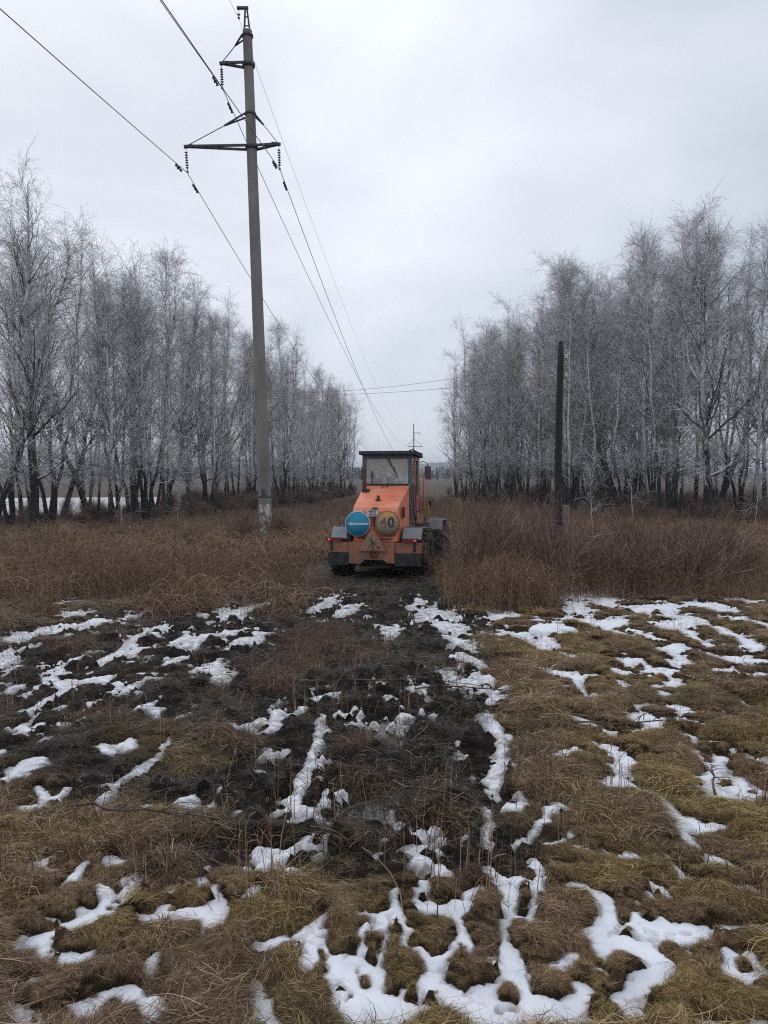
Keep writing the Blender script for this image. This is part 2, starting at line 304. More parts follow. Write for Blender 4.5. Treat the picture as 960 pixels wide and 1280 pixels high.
def base_h(x, y): return g0(y) + (fbm(x, y, 0.25, 3, 31) - 0.5) * 0.16 * sst(60, 20, y)
def gz(x, y):
    x = np.atleast_1d(np.asarray(x, float)); y = np.atleast_1d(np.asarray(y, float))
    return ground_h(x, y, snow_sdf(x, y), mud_w(x, y))

# ------------------------------------------------------------------ materials
class MT:
    def __init__(s, name):
        s.m = bpy.data.materials.new(name); s.m.use_nodes = True; s.t = s.m.node_tree; s.n = s.t.nodes; s.l = s.t.links
        s.b = s.n['Principled BSDF']; s.b.inputs['Specular IOR Level'].default_value = 0.3
    def node(s, t, **k):
        n = s.n.new(t)
        for a, v in k.items(): setattr(n, a, v)
        return n
    def noise(s, scale, detail=4, rough=0.55, coord='Object', dist=0.0, stretch=None):
        tc = s.node('ShaderNodeTexCoord'); n = s.node('ShaderNodeTexNoise'); n.inputs['Scale'].default_value = scale; n.inputs['Detail'].default_value = detail; n.inputs['Roughness'].default_value = rough; n.inputs['Distortion'].default_value = dist
        if stretch:
            m = s.node('ShaderNodeMapping'); m.inputs['Scale'].default_value = stretch; s.l.new(tc.outputs[coord], m.inputs[0]); s.l.new(m.outputs[0], n.inputs[0])
        else: s.l.new(tc.outputs[coord], n.inputs[0])
        return n.outputs[0]
    def ramp(s, fac, stops):
        r = s.node('ShaderNodeValToRGB'); e = r.color_ramp.elements
        while len(e) < len(stops): e.new(0.5)
        for i, (p, c) in enumerate(stops): e[i].position = p; e[i].color = (*c, 1) if len(c) == 3 else c
        s.l.new(fac, r.inputs[0]); return r.outputs[0]
    def mix(s, f, a, b, mode='MIX'):
        m = s.node('ShaderNodeMixRGB', blend_type=mode)
        for i, v in ((0, f), (1, a), (2, b)):
            if isinstance(v, (int, float)): m.inputs[i].default_value = v
            elif isinstance(v, tuple): m.inputs[i].default_value = (*v, 1)
            else: s.l.new(v, m.inputs[i])
        return m.outputs[0]
    def attr(s, name, inst=False):
        a = s.node('ShaderNodeAttribute', attribute_name=name, attribute_type='INSTANCER' if inst else 'GEOMETRY'); return a.outputs['Fac']
    def math(s, op, a, b=0.0):
        m = s.node('ShaderNodeMath', operation=op)
        for i, v in ((0, a), (1, b)):
            if isinstance(v, (int, float)): m.inputs[i].default_value = v
            else: s.l.new(v, m.inputs[i])
        return m.outputs[0]
    def col(s, c):
        if isinstance(c, tuple): s.b.inputs['Base Color'].default_value = (*c, 1)
        else: s.l.new(c, s.b.inputs['Base Color'])
        return s
    def rough(s, v):
        if isinstance(v, (int, float)): s.b.inputs['Roughness'].default_value = v
        else: s.l.new(v, s.b.inputs['Roughness'])
        return s
    def bump(s, h, strength=0.3, dist=0.02):
        b = s.node('ShaderNodeBump'); b.inputs['Strength'].default_value = strength; b.inputs['Distance'].default_value = dist
        s.l.new(h, b.inputs['Height']); s.l.new(b.outputs[0], s.b.inputs['Normal']); return s
def simple(name, c1, c2, scale=6, rough=0.7, bump=0.0, lo=0.35, hi=0.65, coord='Object', metal=0.0, stretch=None, dist=0.02):
    t = MT(name); n = t.noise(scale, 5, coord=coord, stretch=stretch); t.col(t.ramp(n, [(lo, c1), (hi, c2)])).rough(rough)
    if bump: t.bump(n, bump, dist)
    t.b.inputs['Metallic'].default_value = metal
    return t.m

# ground: litter, bare peat mud in the track, brown field beyond
t = MT('peat_and_litter')
n1_ = t.noise(7, 7, 0.65); n2_ = t.noise(0.5, 4); n3_ = t.noise(60, 4, 0.7)
lit = t.ramp(n1_, [(0.3, (0.016, 0.011, 0.007)), (0.5, (0.036, 0.025, 0.015)), (0.7, (0.085, 0.06, 0.035))])
far = t.ramp(n2_, [(0.3, (0.06, 0.042, 0.032)), (0.7, (0.11, 0.078, 0.056))])
tcn = t.node('ShaderNodeTexCoord'); sxyz = t.node('ShaderNodeSeparateXYZ'); t.l.new(tcn.outputs['Object'], sxyz.inputs[0])
mr = t.node('ShaderNodeMapRange'); mr.inputs[1].default_value = 20; mr.inputs[2].default_value = 60; t.l.new(sxyz.outputs[1], mr.inputs[0])
c = t.mix(mr.outputs[0], lit, far)
mudc = t.ramp(t.noise(5, 6, 0.6), [(0.3, (0.007, 0.0055, 0.005)), (0.55, (0.016, 0.012, 0.010)), (0.75, (0.05, 0.041, 0.035))])
c = t.mix(t.attr('mud'), c, mudc); t.col(c)
t.l.new(t.ramp(n1_, [(0.30, (0.40,)*3), (0.42, (0.95,)*3)]), t.b.inputs['Roughness']); t.b.inputs['Specular IOR Level'].default_value = .12
t.bump(t.math('ADD', n1_, t.math('MULTIPLY', n3_, 0.4)), 0.9, 0.03)
M_GROUND = t.m
t = MT('old_snow')
sn = t.noise(9, 5, 0.55); s2 = t.noise(90, 3, 0.6)
cc = t.ramp(sn, [(0.25, (0.60, 0.63, 0.70)), (0.5, (0.72, 0.745, 0.80)), (0.8, (0.78, 0.80, 0.84))])
sp = t.ramp(t.noise(55, 2, 0.5), [(0.70, (0, 0, 0)), (0.76, (1, 1, 1))])
cc = t.mix(t.math('MULTIPLY', sp, 0.6), cc, (0.20, 0.16, 0.12))
cc = t.mix(t.math('MULTIPLY', t.attr('dirt'), t.ramp(t.noise(14, 4, 0.6), [(0.40, (0, 0, 0)), (0.62, (1, 1, 1))])), cc, (0.20, 0.165, 0.13))
t.col(cc).rough(0.75); t.b.inputs['Specular IOR Level'].default_value = 0.25
t.b.inputs['Subsurface Weight'].default_value = 0.0
t.bump(t.math('ADD', sn, t.math('MULTIPLY', s2, 0.2)), 0.35, 0.02)
M_SNOW = t.m
def grass_mat(name, stops, mud_stops, tint2):
    t = MT(name); h = t.attr('hue'); tint = t.attr('tint', True)
    c = t.ramp(h, stops); d = t.ramp(h, mud_stops)
    rnd = t.attr('vary', True)
    c = t.mix(rnd, c, t.ramp(h, tint2))
    c = t.mix(tint, c, d)
    t.col(c).rough(0.62); t.b.inputs['Specular IOR Level'].default_value = 0.2
    return t.m
M_GRASS = grass_mat('dead_grass',
    [(0.0, (0.04, 0.024, 0.010)), (0.36, (0.095, 0.053, 0.019)), (0.62, (0.33, 0.212, 0.075)), (0.84, (0.70, 0.50, 0.25)), (0.88, (0.27, 0.27, 0.045)), (1.0, (0.40, 0.40, 0.09))],
    [(0.0, (0.008, 0.006, 0.005)), (0.55, (0.018, 0.013, 0.010)), (0.78, (0.05, 0.036, 0.026)), (1.0, (0.42, 0.34, 0.25))],
    [(0.0, (0.03, 0.017, 0.010)), (0.4, (0.12, 0.066, 0.036)), (0.75, (0.38, 0.24, 0.135)), (1.0, (0.72, 0.56, 0.39))])
M_WEED = grass_mat('dry_weed_stalks',
    [(0.0, (0.028, 0.016, 0.011)), (0.40, (0.12, 0.066, 0.044)), (0.75, (0.33, 0.20, 0.13)), (1.0, (0.62, 0.45, 0.31))],
    [(0.0, (0.10, 0.062, 0.036)), (0.5, (0.27, 0.175, 0.10)), (1.0, (0.50, 0.37, 0.24))],
    [(0.0, (0.022, 0.013, 0.010)), (0.5, (0.12, 0.068, 0.048)), (1.0, (0.46, 0.30, 0.205))])

# ------------------------------------------------------------------ ground and snow
def grid(rows, cols, hw):
    """fan-shaped grid: rows of distance, half width hw(d)"""
    d = np.repeat(rows[:, None], len(cols), 1); x = cols[None, :] * hw(rows)[:, None]
    nr, nc = d.shape; i = np.arange(nr - 1)[:, None]; j = np.arange(nc - 1)[None, :]
    q = np.stack([i*nc+j, i*nc+j+1, (i+1)*nc+j+1, (i+1)*nc+j], -1).reshape(-1, 4)
    return x, d, q
near = np.exp(np.linspace(math.log(1.2), math.log(45), 640)); farr = np.exp(np.linspace(math.log(46), math.log(4200), 36))
rows = np.concatenate([near, farr]); x, y, q = grid(rows, np.linspace(-1, 1, 481), lambda d: 0.78 * d + 1.6)
sdf = snow_sdf(x, y); mud = mud_w(x, y); z = ground_h(x, y, sdf, mud)
me = mesh_np('ground', np.stack([x, y, z], -1).reshape(-1, 3), q, (M_GROUND,), True, {'mud': mud.ravel()})
tag(link('ground', me), 'brown field ground sloping down from the viewer, peat and dead litter', None, None, 'structure')
# the same land beyond the sides and behind the viewer
bx = np.array([-4200, -600, -160, -60, -20, 0, 20, 60, 160, 600, 4200.]); by = np.array([-900, -200, -40, -5, 1, 8, 16, 26, 36, 60, 160, 600, 4300.])
X, Y = np.meshgrid(bx, by); Z = g0(Y) - 0.45; nc = len(bx)
q = [(i*nc+j, i*nc+j+1, (i+1)*nc+j+1, (i+1)*nc+j) for i in range(len(by)-1) for j in range(nc-1)]
me = mesh_np('field', np.stack([X, Y, Z], -1).reshape(-1, 3), np.array(q), (M_GROUND,), True, {'mud': np.zeros(X.size)})
tag(link('field', me), 'brown field around and beyond the clearing', None, None, 'structure')
t = MT('puddle_water'); t.col((.035, .030, .025)).rough(.06); t.b.inputs['Specular IOR Level'].default_value = .5; t.bump(t.noise(14, 3), .05, .01); M_WATER = t.m
for i, (cx, cy, rx_, ry_, lz) in enumerate(PUDS):
    a_ = np.linspace(0, 2 * math.pi, 37)[:-1]; V = [(0, 0, 0)] + [(rx_ * 1.5 * math.cos(a), ry_ * 1.5 * math.sin(a), 0) for a in a_]; Q = [(0, 1 + k, 1 + (k + 1) % 36) for k in range(36)]
    o = link('puddle', mesh_np('puddle', np.array(V), np.array(Q), (M_WATER,)), None, (cx, cy, lz)); tag(o, 'muddy puddle in the churned track', None, None, 'structure')
# snow patches
rows = np.exp(np.linspace(math.log(1.5), math.log(27), 860)); x, y, q = grid(rows, np.linspace(-1, 1, 900), lambda d: 0.56 * d + 0.5)
sdf = snow_sdf(x, y); mud = mud_w(x, y)
gh = ground_h(x, y, sdf, mud)
eu = 0.003 * np.clip(y, 2, 20); th = np.interp(y, [2, 5, 12], [.014, .022, .040])
thick = th * sst(0.0, -2.2, sdf / eu) ** .7 - 0.05 * sst(-.2, 3.0, sdf / eu)
zz = base_h(x, y) + thick + (fbm(x, y, 4, 3, 51) - 0.5) * 0.014 + mud * (fbm(x, y, 7, 3, 41) - .5) * .03 - .02 * mud
vmask = sdf.ravel() < 0.05
keep = vmask[q].all(1); q = q[keep]; used = np.unique(q); remap = np.full(x.size, -1); remap[used] = np.arange(len(used))
V = np.stack([x, y, zz], -1).reshape(-1, 3)[used]
me = mesh_np('snow', V, remap[q], (M_SNOW,), True, {'dirt': np.maximum(mud * .75, .85 * sst(-3.2, .6, sdf / eu)).ravel()[used]})
tag(link('snow', me), 'thin patches of old snow lying in the hollows between grass tussocks', 'snow', None, 'stuff')
# snow field beyond the left grove
rows_ = np.linspace(60, 112, 60); cols_ = np.linspace(-150, -14, 120); X, Y = np.meshgrid(cols_, rows_)
edge = (fbm(X, Y, 0.12, 4, 61) - 0.5)
Z = 0.02 + 0.16 * sst(0.0, 0.12, edge + 0.30 * sst(60, 68, Y) * sst(112, 100, Y) - 0.5 * sst(-30 + 0.13 * (np.mean(Y) - 42), -22, X) - 0.02) - 0.1
nc = len(cols_); q = np.array([(i*nc+j, i*nc+j+1, (i+1)*nc+j+1, (i+1)*nc+j) for i in range(len(rows_)-1) for j in range(nc-1)])
me = mesh_np('snow_field', np.stack([X, Y, Z], -1).reshape(-1, 3), q, (M_SNOW,), True, {'dirt': np.full(X.size, 0.8)})
tag(link('snow_field', me), 'pale snow cover on the open field behind the left grove', 'snow', None, 'stuff')

# ------------------------------------------------------------------ scattering of uncountable growth
def kinds_collection(name, meshes):
    c = bpy.data.collections.new(name)
    for i, m in enumerate(meshes):
        o = bpy.data.objects.new('%s_kind_%02d' % (name, i), m); c.objects.link(o)
    return c
def scatter(name, pts, rot, scl, idx, tint, vary, coll):
    me = bpy.data.meshes.new(name); n = len(pts); me.vertices.add(n); me.vertices.foreach_set('co', np.asarray(pts, np.float32).ravel())
    def at_(nm, ty, arr, key='value'):
        a = me.attributes.new(nm, ty, 'POINT'); a.data.foreach_set(key, np.ascontiguousarray(arr).ravel())
    at_('rot', 'FLOAT_VECTOR', np.asarray(rot, np.float32), 'vector'); scl = np.asarray(scl, np.float32); scl = np.stack([scl] * 3, -1) if scl.ndim == 1 else scl; at_('scl', 'FLOAT_VECTOR', scl, 'vector'); at_('idx', 'INT', np.asarray(idx, np.int32))
    at_('tint', 'FLOAT', np.asarray(tint, np.float32)); at_('vary', 'FLOAT', np.asarray(vary, np.float32))
    o = link(name, me)
    ng = bpy.data.node_groups.new(name, 'GeometryNodeTree')
    ng.interface.new_socket('Geometry', in_out='INPUT', socket_type='NodeSocketGeometry'); ng.interface.new_socket('Geometry', in_out='OUTPUT', socket_type='NodeSocketGeometry')
    gi = ng.nodes.new('NodeGroupInput'); go = ng.nodes.new('NodeGroupOutput'); ip = ng.nodes.new('GeometryNodeInstanceOnPoints'); ci = ng.nodes.new('GeometryNodeCollectionInfo')
    ci.inputs['Collection'].default_value = coll; ci.inputs['Separate Children'].default_value = True; ci.inputs['Reset Children'].default_value = True
    def na(nm, dt):
        a = ng.nodes.new('GeometryNodeInputNamedAttribute'); a.data_type = dt; a.inputs['Name'].default_value = nm; return a.outputs['Attribute']
    e = ng.nodes.new('FunctionNodeEulerToRotation'); L = ng.links.new
    L(gi.outputs[0], ip.inputs['Points']); L(ci.outputs[0], ip.inputs['Instance']); ip.inputs['Pick Instance'].default_value = True
    L(na('idx', 'INT'), ip.inputs['Instance Index']); L(na('rot', 'FLOAT_VECTOR'), e.inputs[0]); L(e.outputs[0], ip.inputs['Rotation']); L(na('scl', 'FLOAT_VECTOR'), ip.inputs['Scale']); L(ip.outputs[0], go.inputs[0])
    mo = o.modifiers.new('scatter', 'NODES'); mo.node_group = ng
    return o
def blades(rng, n, spread, length, peak, width, fan, K=5, splay=0.0):
    """flat arching blades lying over along +X; returns verts, quads, hue"""
    bx = rng.normal(0, spread, n); by_ = rng.normal(0, spread, n); a = rng.normal(0, fan, n); L = rng.uniform(*length, n); pk = rng.uniform(*peak, n); w = rng.uniform(*width, n)
    s = np.linspace(0, 1, K)[None, :]; curl = rng.normal(0, splay, n)[:, None]
    ang = a[:, None] + curl * s
    r = L[:, None] * (s ** 0.85)
    X = bx[:, None] + r * np.cos(ang); Yy = by_[:, None] + r * np.sin(ang)
    Zz = pk[:, None] * (1.05 * np.sin(np.minimum(s * 1.25, 1) * math.pi * 0.78) ) + 0.006 - 0.035 * s ** 2 + rng.uniform(-.01, .02, n)[:, None]
    wd = np.stack([-np.sin(ang), np.cos(ang), rng.normal(0, .6, n)[:, None] * np.ones_like(ang)], -1); wd /= np.linalg.norm(wd, axis=2, keepdims=True)
    ww = (w[:, None] * np.clip(1.15 - s, 0.12, 1) * 0.5)[..., None]; C = np.stack([X, Yy, Zz], -1)
    V = np.stack([C - wd * ww, C + wd * ww], 2).reshape(-1, 3)
    i = np.arange(n)[:, None]; k = np.arange(K - 1)[None, :]; b = (i * K + k) * 2
    Q = np.stack([b, b + 1, b + 3, b + 2], -1).reshape(-1, 4)
    if fan < 1: V[:, 0] -= 0.40 * sum(length) / 2
    hue = np.repeat(np.clip(rng.beta(1.5, 1.7, n), 0, 1), K * 2)
    return V, Q, hue
rng = np.random.default_rng(5)
tufts = []
for i in range(14):
    if i < 7: parts = [blades(rng, 190, 0.055, (.12, .34), (.03, .09), (.0022, .0048), 0.42, splay=0.5)]          # combed over one way
    elif i < 11: parts = [blades(rng, 210, 0.04, (.10, .24), (.04, .11), (.0022, .0045), 2.4, splay=0.6)]           # radial dome
    else: parts = [blades(rng, 90, 0.10, (.10, .30), (.005, .04), (.002, .006), 3.0, splay=1.2)]                    # flat messy litter
    V = np.concatenate([p[0] for p in parts]); Q = parts[0][1]; h = parts[0][2]
    tufts.append(mesh_np('tuft', V, Q, (M_GRASS,), False, {'hue': h}))
C_TUFT = kinds_collection('tuft', tufts)
def fan_points(n, d0, d1, k, pw=1.0):
    """points spread over the fan with density falling with distance"""
    u = rng.random(n); d = d0 * (d1 / d0) ** (u ** pw) if True else 0
    x = rng.uniform(-1, 1, n) * (0.62 * d + 0.6)
    return x, d
xs, ys = [], []
x, y = fan_points(56000, 1.5, 24, 1, 0.80); xs.append(x); ys.append(y)
x, y = fan_points(230000, 1.5, 20, 1, 0.80); sdf = snow_sdf(x, y); k_ = (sdf > .001) & (sdf < .012 * np.clip(y, 2, 8)); k_ &= rng.random(len(x)) < .55; x, y = x[k_], y[k_]
xs.append(x); ys.append(y); small = np.concatenate([np.zeros(len(xs[0]), bool), np.ones(len(x), bool)]); print('edge tufts', len(x))
x = np.concatenate(xs); y = np.concatenate(ys)
sdf = snow_sdf(x, y); mud = mud_w(x, y); z = ground_h(x, y, sdf, mud)
lump = mounds(x, y, sdf)
gap = np.interp(y, [2, 5, 12, 24], [.010, .014, .02, .03])
ok = (sdf > gap) | (small & (sdf > .001)) | ((sdf < 0) & (rng.random(len(x)) < .12))
ok &= (pud_w(x, y)[0] < .35)
ok &= (lump > .008) | (rng.random(len(x)) < .45)
ok &= rng.random(len(x)) < np.where(mud > 0.5, 0.26, 1.0)
ok &= ~((np.abs(x + 0.2) < 1.0) & (y > 19.3))
x, y, z, mud, sdf, small = x[ok], y[ok], z[ok], mud[ok], sdf[ok], small[ok]
flow = (fbm(x, y, 0.45, 3, 71) - 0.5) * 7.0 - 0.9
e = 0.03
gx = (gz(x + e, y) - gz(x - e, y)) / (2 * e); gy = (gz(x, y + e) - gz(x, y - e)) / (2 * e)
down = np.arctan2(-gy, -gx); st = np.hypot(gx, gy)
ang = np.where((st > 0.25) & (rng.random(len(x)) < 0.7), down, flow) + rng.normal(0, 0.45, len(x))
kind = np.where(mud > 0.5, rng.integers(11, 14, len(x)), np.where(rng.random(len(x)) < 0.62, rng.integers(0, 7, len(x)), rng.integers(7, 14, len(x))))
scl = rng.uniform(0.65, 1.25, len(x)) * np.interp(y, [1.5, 2.5, 5, 10, 24], [0.55, .62, .85, 1.2, 1.9]) 
scl = np.minimum(scl, np.where(sdf < 0, rng.uniform(.2, .4, len(x)), np.maximum((sdf + .012) / .15, .24))) * np.where(small, .8, 1)
zs = scl * np.interp(y, [2, 2.6, 5, 10, 24], [.38, .58, .5, .36, .32])
# no tuft whose blades would lie across a snow patch
rl = scl * .17; tipx, tipy = np.cos(ang) * rl, np.sin(ang) * rl
near_s = (np.minimum(snow_sdf(x + tipx, y + tipy), snow_sdf(x - tipx * .8, y - tipy * .8)) < .2 * gap[ok]) & (sdf > 0)
shrink = np.where(near_s, .55, 1.0); drop = near_s & (rng.random(len(x)) < np.where(small, .2, .85))
scl = np.stack([scl * shrink, scl * shrink, zs * np.where(near_s, .7, 1)], -1)
rot = np.stack([rng.normal(0, .12, len(x)), np.where(kind < 7, np.clip(st * 0.5, 0, .5) * (np.cos(ang - down)), 0), ang], -1)
tint = np.clip(mud * 1.0 + sst(9, 17, y) * 0.45 * (x < 1.5) + (fbm(x, y, 0.9, 4, 91) - 0.5) * 1.6 * (1 - .5 * mud) + .32 * sst(.3, -1.5, x) * sst(2.5, 5, y), 0, 1)
vary = np.clip((fbm(x, y, 1.7, 3, 81) - 0.42) * 4.0 + sst(8, 16, y) * 0.2 + rng.normal(0, .12, len(x)), 0, 1)
kp = ~drop; x, y, z, rot, scl, kind, tint, vary = x[kp], y[kp], z[kp], rot[kp], scl[kp], kind[kp], tint[kp], vary[kp]
o = scatter('grass', np.stack([x, y, z - 0.006], -1), rot, scl, kind, tint, vary, C_TUFT)
tag(o, 'matted golden brown dead grass lying over in tussocks between the snow', 'grass', None, 'stuff')
print('tufts', len(x))
# weeds: standing dry stalks, one metre wide clumps
def weed(rng, n, h, rad, lean, twig=2):
    P = []; Rr = []; K = 5
    bx = rng.uniform(-rad, rad, n); by_ = rng.uniform(-rad, rad, n); H = rng.uniform(*h, n); th = rng.uniform(0, 6.28, n); ln = np.abs(rng.normal(0, lean, n))
    s = np.linspace(0, 1, K)[None, :]
    X = bx[:, None] + H[:, None] * ln[:, None] * np.cos(th)[:, None] * s ** 1.6; Yv = by_[:, None] + H[:, None] * ln[:, None] * np.sin(th)[:, None] * s ** 1.6; Z = H[:, None] * s - 0.03 - H[:, None] * ln[:, None] * .35 * s ** 2.5
    P = np.stack([X, Yv, Z], -1); r = np.repeat(rng.uniform(.0018, .0046, n)[:, None], K, 1) * (1.1 - 0.75 * s)
    V, Q = tubes(P, r, 3); hue = np.repeat(rng.beta(1.2, 1.6, n), K * 3)
    if twig:
        m = n * twig; pi = rng.integers(0, n, m); t = rng.uniform(.35, .95, m); f = t * (K - 1); i0 = np.minimum(f.astype(int), K - 2); fr = (f - i0)[:, None]
        B = P[pi, i0] * (1 - fr) + P[pi, i0 + 1] * fr; a = rng.uniform(0, 6.28, m); L = rng.uniform(.05, .2, m) * H[pi] / .6
        D = np.stack([np.cos(a) * .7, np.sin(a) * .7, rng.uniform(.2, 1.0, m)], -1); s3 = np.linspace(0, 1, 3)[None, :, None]
        P2 = B[:, None] + D[:, None] * L[:, None, None] * s3; P2[:, :, 2] -= 0.25 * L[:, None] * s3[..., 0] ** 2
        V2, Q2 = tubes(P2, np.repeat(np.full((m, 1), .0018), 3, 1), 3); Q = np.concatenate([Q, Q2 + len(V)]); V = np.concatenate([V, V2]); hue = np.concatenate([hue, np.repeat(rng.beta(2, 2.2, m), 9)])
    return mesh_np('weed', V, Q, (M_WEED,), False, {'hue': hue})
weeds = [weed(rng, 60, (.12, .5), .42, .6) for _ in range(4)] + [weed(rng, 42, (.25, .95), .38, .38, 4) for _ in range(4)] + [weed(rng, 12, (.2, .55), .3, .25, 3) for _ in range(3)] + [weed(rng, 80, (.15, .55), .45, 1.1, 1) for _ in range(3)]
def tangle(rng, n, L, r):
    K = 7; s = np.linspace(0, 1, K)[None, :]; b = rng.normal(0, .22, (n, 2)); a = rng.uniform(0, 6.28, n)[:, None]; l = rng.uniform(*L, n)[:, None]; h = rng.uniform(.15, .55, n)[:, None]; cu = rng.normal(0, .9, n)[:, None]
    P = np.stack([b[:, :1] + l * s * np.cos(a + cu * s), b[:, 1:] + l * s * np.sin(a + cu * s), h * np.sin(s * math.pi * .93) ** .8], -1) + np.cumsum(rng.normal(0, .012, (n, K, 3)), 1)
    V, Q = tubes(P, np.repeat(rng.uniform(*r, n)[:, None], K, 1) * (1.1 - .7 * s), 3)
    return mesh_np('weed', V, Q, (M_WEED,), False, {'hue': np.repeat(rng.beta(1.3, 1.2, n), K * 3)})
weeds += [tangle(rng, 34, (.35, 1.0), (.003, .0075)) for _ in range(4)]
C_WEED = kinds_collection('weed', weeds)
px_, py_, pk_, ps_, pt_, pv_ = [], [], [], [], [], []
def addw(x, y, k, s, t, v): px_.append(x); py_.append(y); pk_.append(k); ps_.append(s); pt_.append(t); pv_.append(v)
# field of weeds 13..90 m
n = 12500; u = rng.random(n); d = 13 * (95 / 13) ** (u ** 0.9); x = rng.uniform(-1, 1, n) * (0.62 * d + 1)
mud = mud_w(x, d)
edge_near = np.interp(x / d, [-.5, -.3, -.1, .05, .08, .3, .5], [16.5, 17, 17.5, 19, 13.5, 14.5, 15.5]) + (fbm(x, d, 0.5, 3, 101) - .5) * 9 + rng.normal(0, 1.0, n)
ok = (d > edge_near) & (mud < 0.35) & ~((d > 62) & (d < 110) & (x < -31 + 0.13 * (d - 42)))
# keep the machine's own place free
lx = (x + 0.26) * math.cos(R(11)) - (d - 19.6) * math.sin(R(11)); ly = (x + 0.26) * math.sin(R(11)) + (d - 19.6) * math.cos(R(11))
ok &= ~((lx > -1.75) & (lx < 2.5) & (ly > -2.2) & (ly < 6.3))
ok &= (rng.random(n) < .25 + .9 * sst(.38, .60, fbm(x, d, .55, 3, 161))) | (d > 34)
x, d = x[ok], d[ok]; n = len(x); pn = fbm(x, d, 0.12, 3, 111)
k = np.where(rng.random(n) < 0.30 + 0.5 * (pn > .55), rng.integers(4, 8, n), np.where(rng.random(n) < .5, rng.integers(0, 4, n), rng.integers(11, 14, n)))
addw(x, d, k, rng.uniform(.6, 1.1, n) * np.interp(d, [13, 25, 50, 95], [.6, .8, 1.0, 1.3]) * (.35 + .65 * sst(0, 9, d - edge_near[ok])) * np.where(x < -2.0, .72, 1) * rng.choice([.7, 1, 1.35], n, p=[.45, .4, .15]), np.clip((fbm(x, d, 0.30, 3, 121) - .50) * 6.0, 0, .75), np.clip((fbm(x, d, .8, 3, 131) - .42) * 5 + rng.normal(0, .15, n), 0, 1))
# sparse stalks in the foreground
n = 230; u = rng.random(n); d = 2.8 * (17 / 2.8) ** u; x = rng.uniform(-1, 1, n) * (0.56 * d + .3); 
addw(x, d, rng.integers(8, 11, n), rng.uniform(.35, .8, n), rng.uniform(0, .6, n), rng.uniform(0, 1, n))
# darker litter on the left bank, low and lying
n = 1500; u = rng.random(n); d = 4.5 * (19 / 4.5) ** u; x = -rng.uniform(0.0, 1, n) * (0.56 * d + .3); ok = (snow_sdf(x, d) > 0.18) & (rng.random(n) < fbm(x, d, .8, 2, 141) * 1.3)
x, d = x[ok], d[ok]; n = len(x); addw(x, d, rng.integers(11, 14, n), rng.uniform(.25, .5, n), rng.uniform(0, .3, n), rng.uniform(.2, 1, n))
n = 2600; d = rng.uniform(10.5, 21, n); x = -rng.uniform(0.1, 1, n) * .56 * d; ok = (fbm(x, d, .7, 3, 151) + (d - 15) * .035 > .48) & (snow_sdf(x, d) > .12) & (mud_w(x, d) < .5) & ~((x > -2.2) & (d > 18)); x, d = x[ok], d[ok]; n = len(x)
addw(x, d, np.where(rng.random(n) < .7, rng.integers(11, 14, n), rng.integers(4, 8, n)), rng.uniform(.5, 1.1, n), rng.uniform(0, .7, n) ** 2, rng.uniform(0, 1.2, n).clip(0, 1))
n = 4200; u = rng.random(n); d = 9.5 * (42 / 9.5) ** u; x = rng.uniform(-1, 1, n) * .58 * d; ok = ((x < .0) | (d > 24)) & (fbm(x, d, .6, 3, 171) > .47) & (snow_sdf(x, d) > .2) & ~((x > -2.2) & (x < 4) & (d > 18) & (d < 28)) & (mud_w(x, d) < .7); x, d = x[ok], d[ok]; n = len(x)
addw(x, d, rng.integers(14, 18, n), rng.uniform(.5, 1.25, n) * np.interp(d, [9, 16, 42], [.6, 1, 1.5]), np.clip((fbm(x, d, 0.5, 3, 121) - .4) * 4, 0, .9), rng.uniform(0, 1, n))
# tall straw beside the machine, around the shrubs
n = 260; x = rng.normal(1.9, .75, n); d = rng.uniform(12.8, 19, n); ok = (x > 1.2 + 0.08 * (d - 13)) & (x < 5) & (d < 18); x, d = x[ok], d[ok]; n = len(x)
addw(x, d, rng.integers(4, 8, n), rng.uniform(.55, 1.1, n), rng.uniform(.05, .55, n), rng.uniform(0, .8, n))
n = 700; x = rng.uniform(1.6, 10.5, n); d = rng.uniform(14.0, 21, n) + .12 * x; addw(x, d, rng.integers(0, 8, n), rng.uniform(.45, .95, n), rng.uniform(.0, .6, n), rng.uniform(0, 1, n))
x, y, k, s, tt, vv = map(np.concatenate, (px_, py_, pk_, ps_, pt_, pv_))
z = gz(x, y)
rot = np.stack([rng.normal(0, .06, len(x)), rng.normal(0, .06, len(x)), rng.uniform(0, 6.28, len(x))], -1)
o = scatter('weeds', np.stack([x, y, z], -1), rot, s, k, tt, vv, C_WEED)
tag(o, 'brown dry weeds and stalks standing thick across the field and clearing', 'weeds', None, 'stuff')
print('weeds', len(x))
# ------------------------------------------------------------------ birches
t = MT('birch_bark')
ln_ = t.noise(2.2, 6, 0.7, stretch=(1, 1, 0.55)); fine = t.noise(11, 5, 0.7, stretch=(1, 1, 0.35))
tcn = t.node('ShaderNodeTexCoord'); sxyz = t.node('ShaderNodeSeparateXYZ'); t.l.new(tcn.outputs['Object'], sxyz.inputs[0])
mr = t.node('ShaderNodeMapRange'); mr.inputs[1].default_value = 0.8; mr.inputs[2].default_value = 7.0; mr.inputs[3].default_value = -0.12; mr.inputs[4].default_value = 0.20; t.l.new(sxyz.outputs[2], mr.inputs[0])
f = t.math('ADD', t.math('ADD', t.math('MULTIPLY', ln_, 0.5), t.math('MULTIPLY', fine, 0.5)), mr.outputs[0])
dk = t.attr('dark'); f = t.math('SUBTRACT', f, dk)
t.col(t.ramp(f, [(0.42, (0.020, 0.018, 0.018)), (0.48, (0.07, 0.066, 0.066)), (0.53, (0.34, 0.335, 0.335)), (0.64, (0.60, 0.595, 0.59))])).rough(0.85); t.bump(fine, 0.8, 0.03)
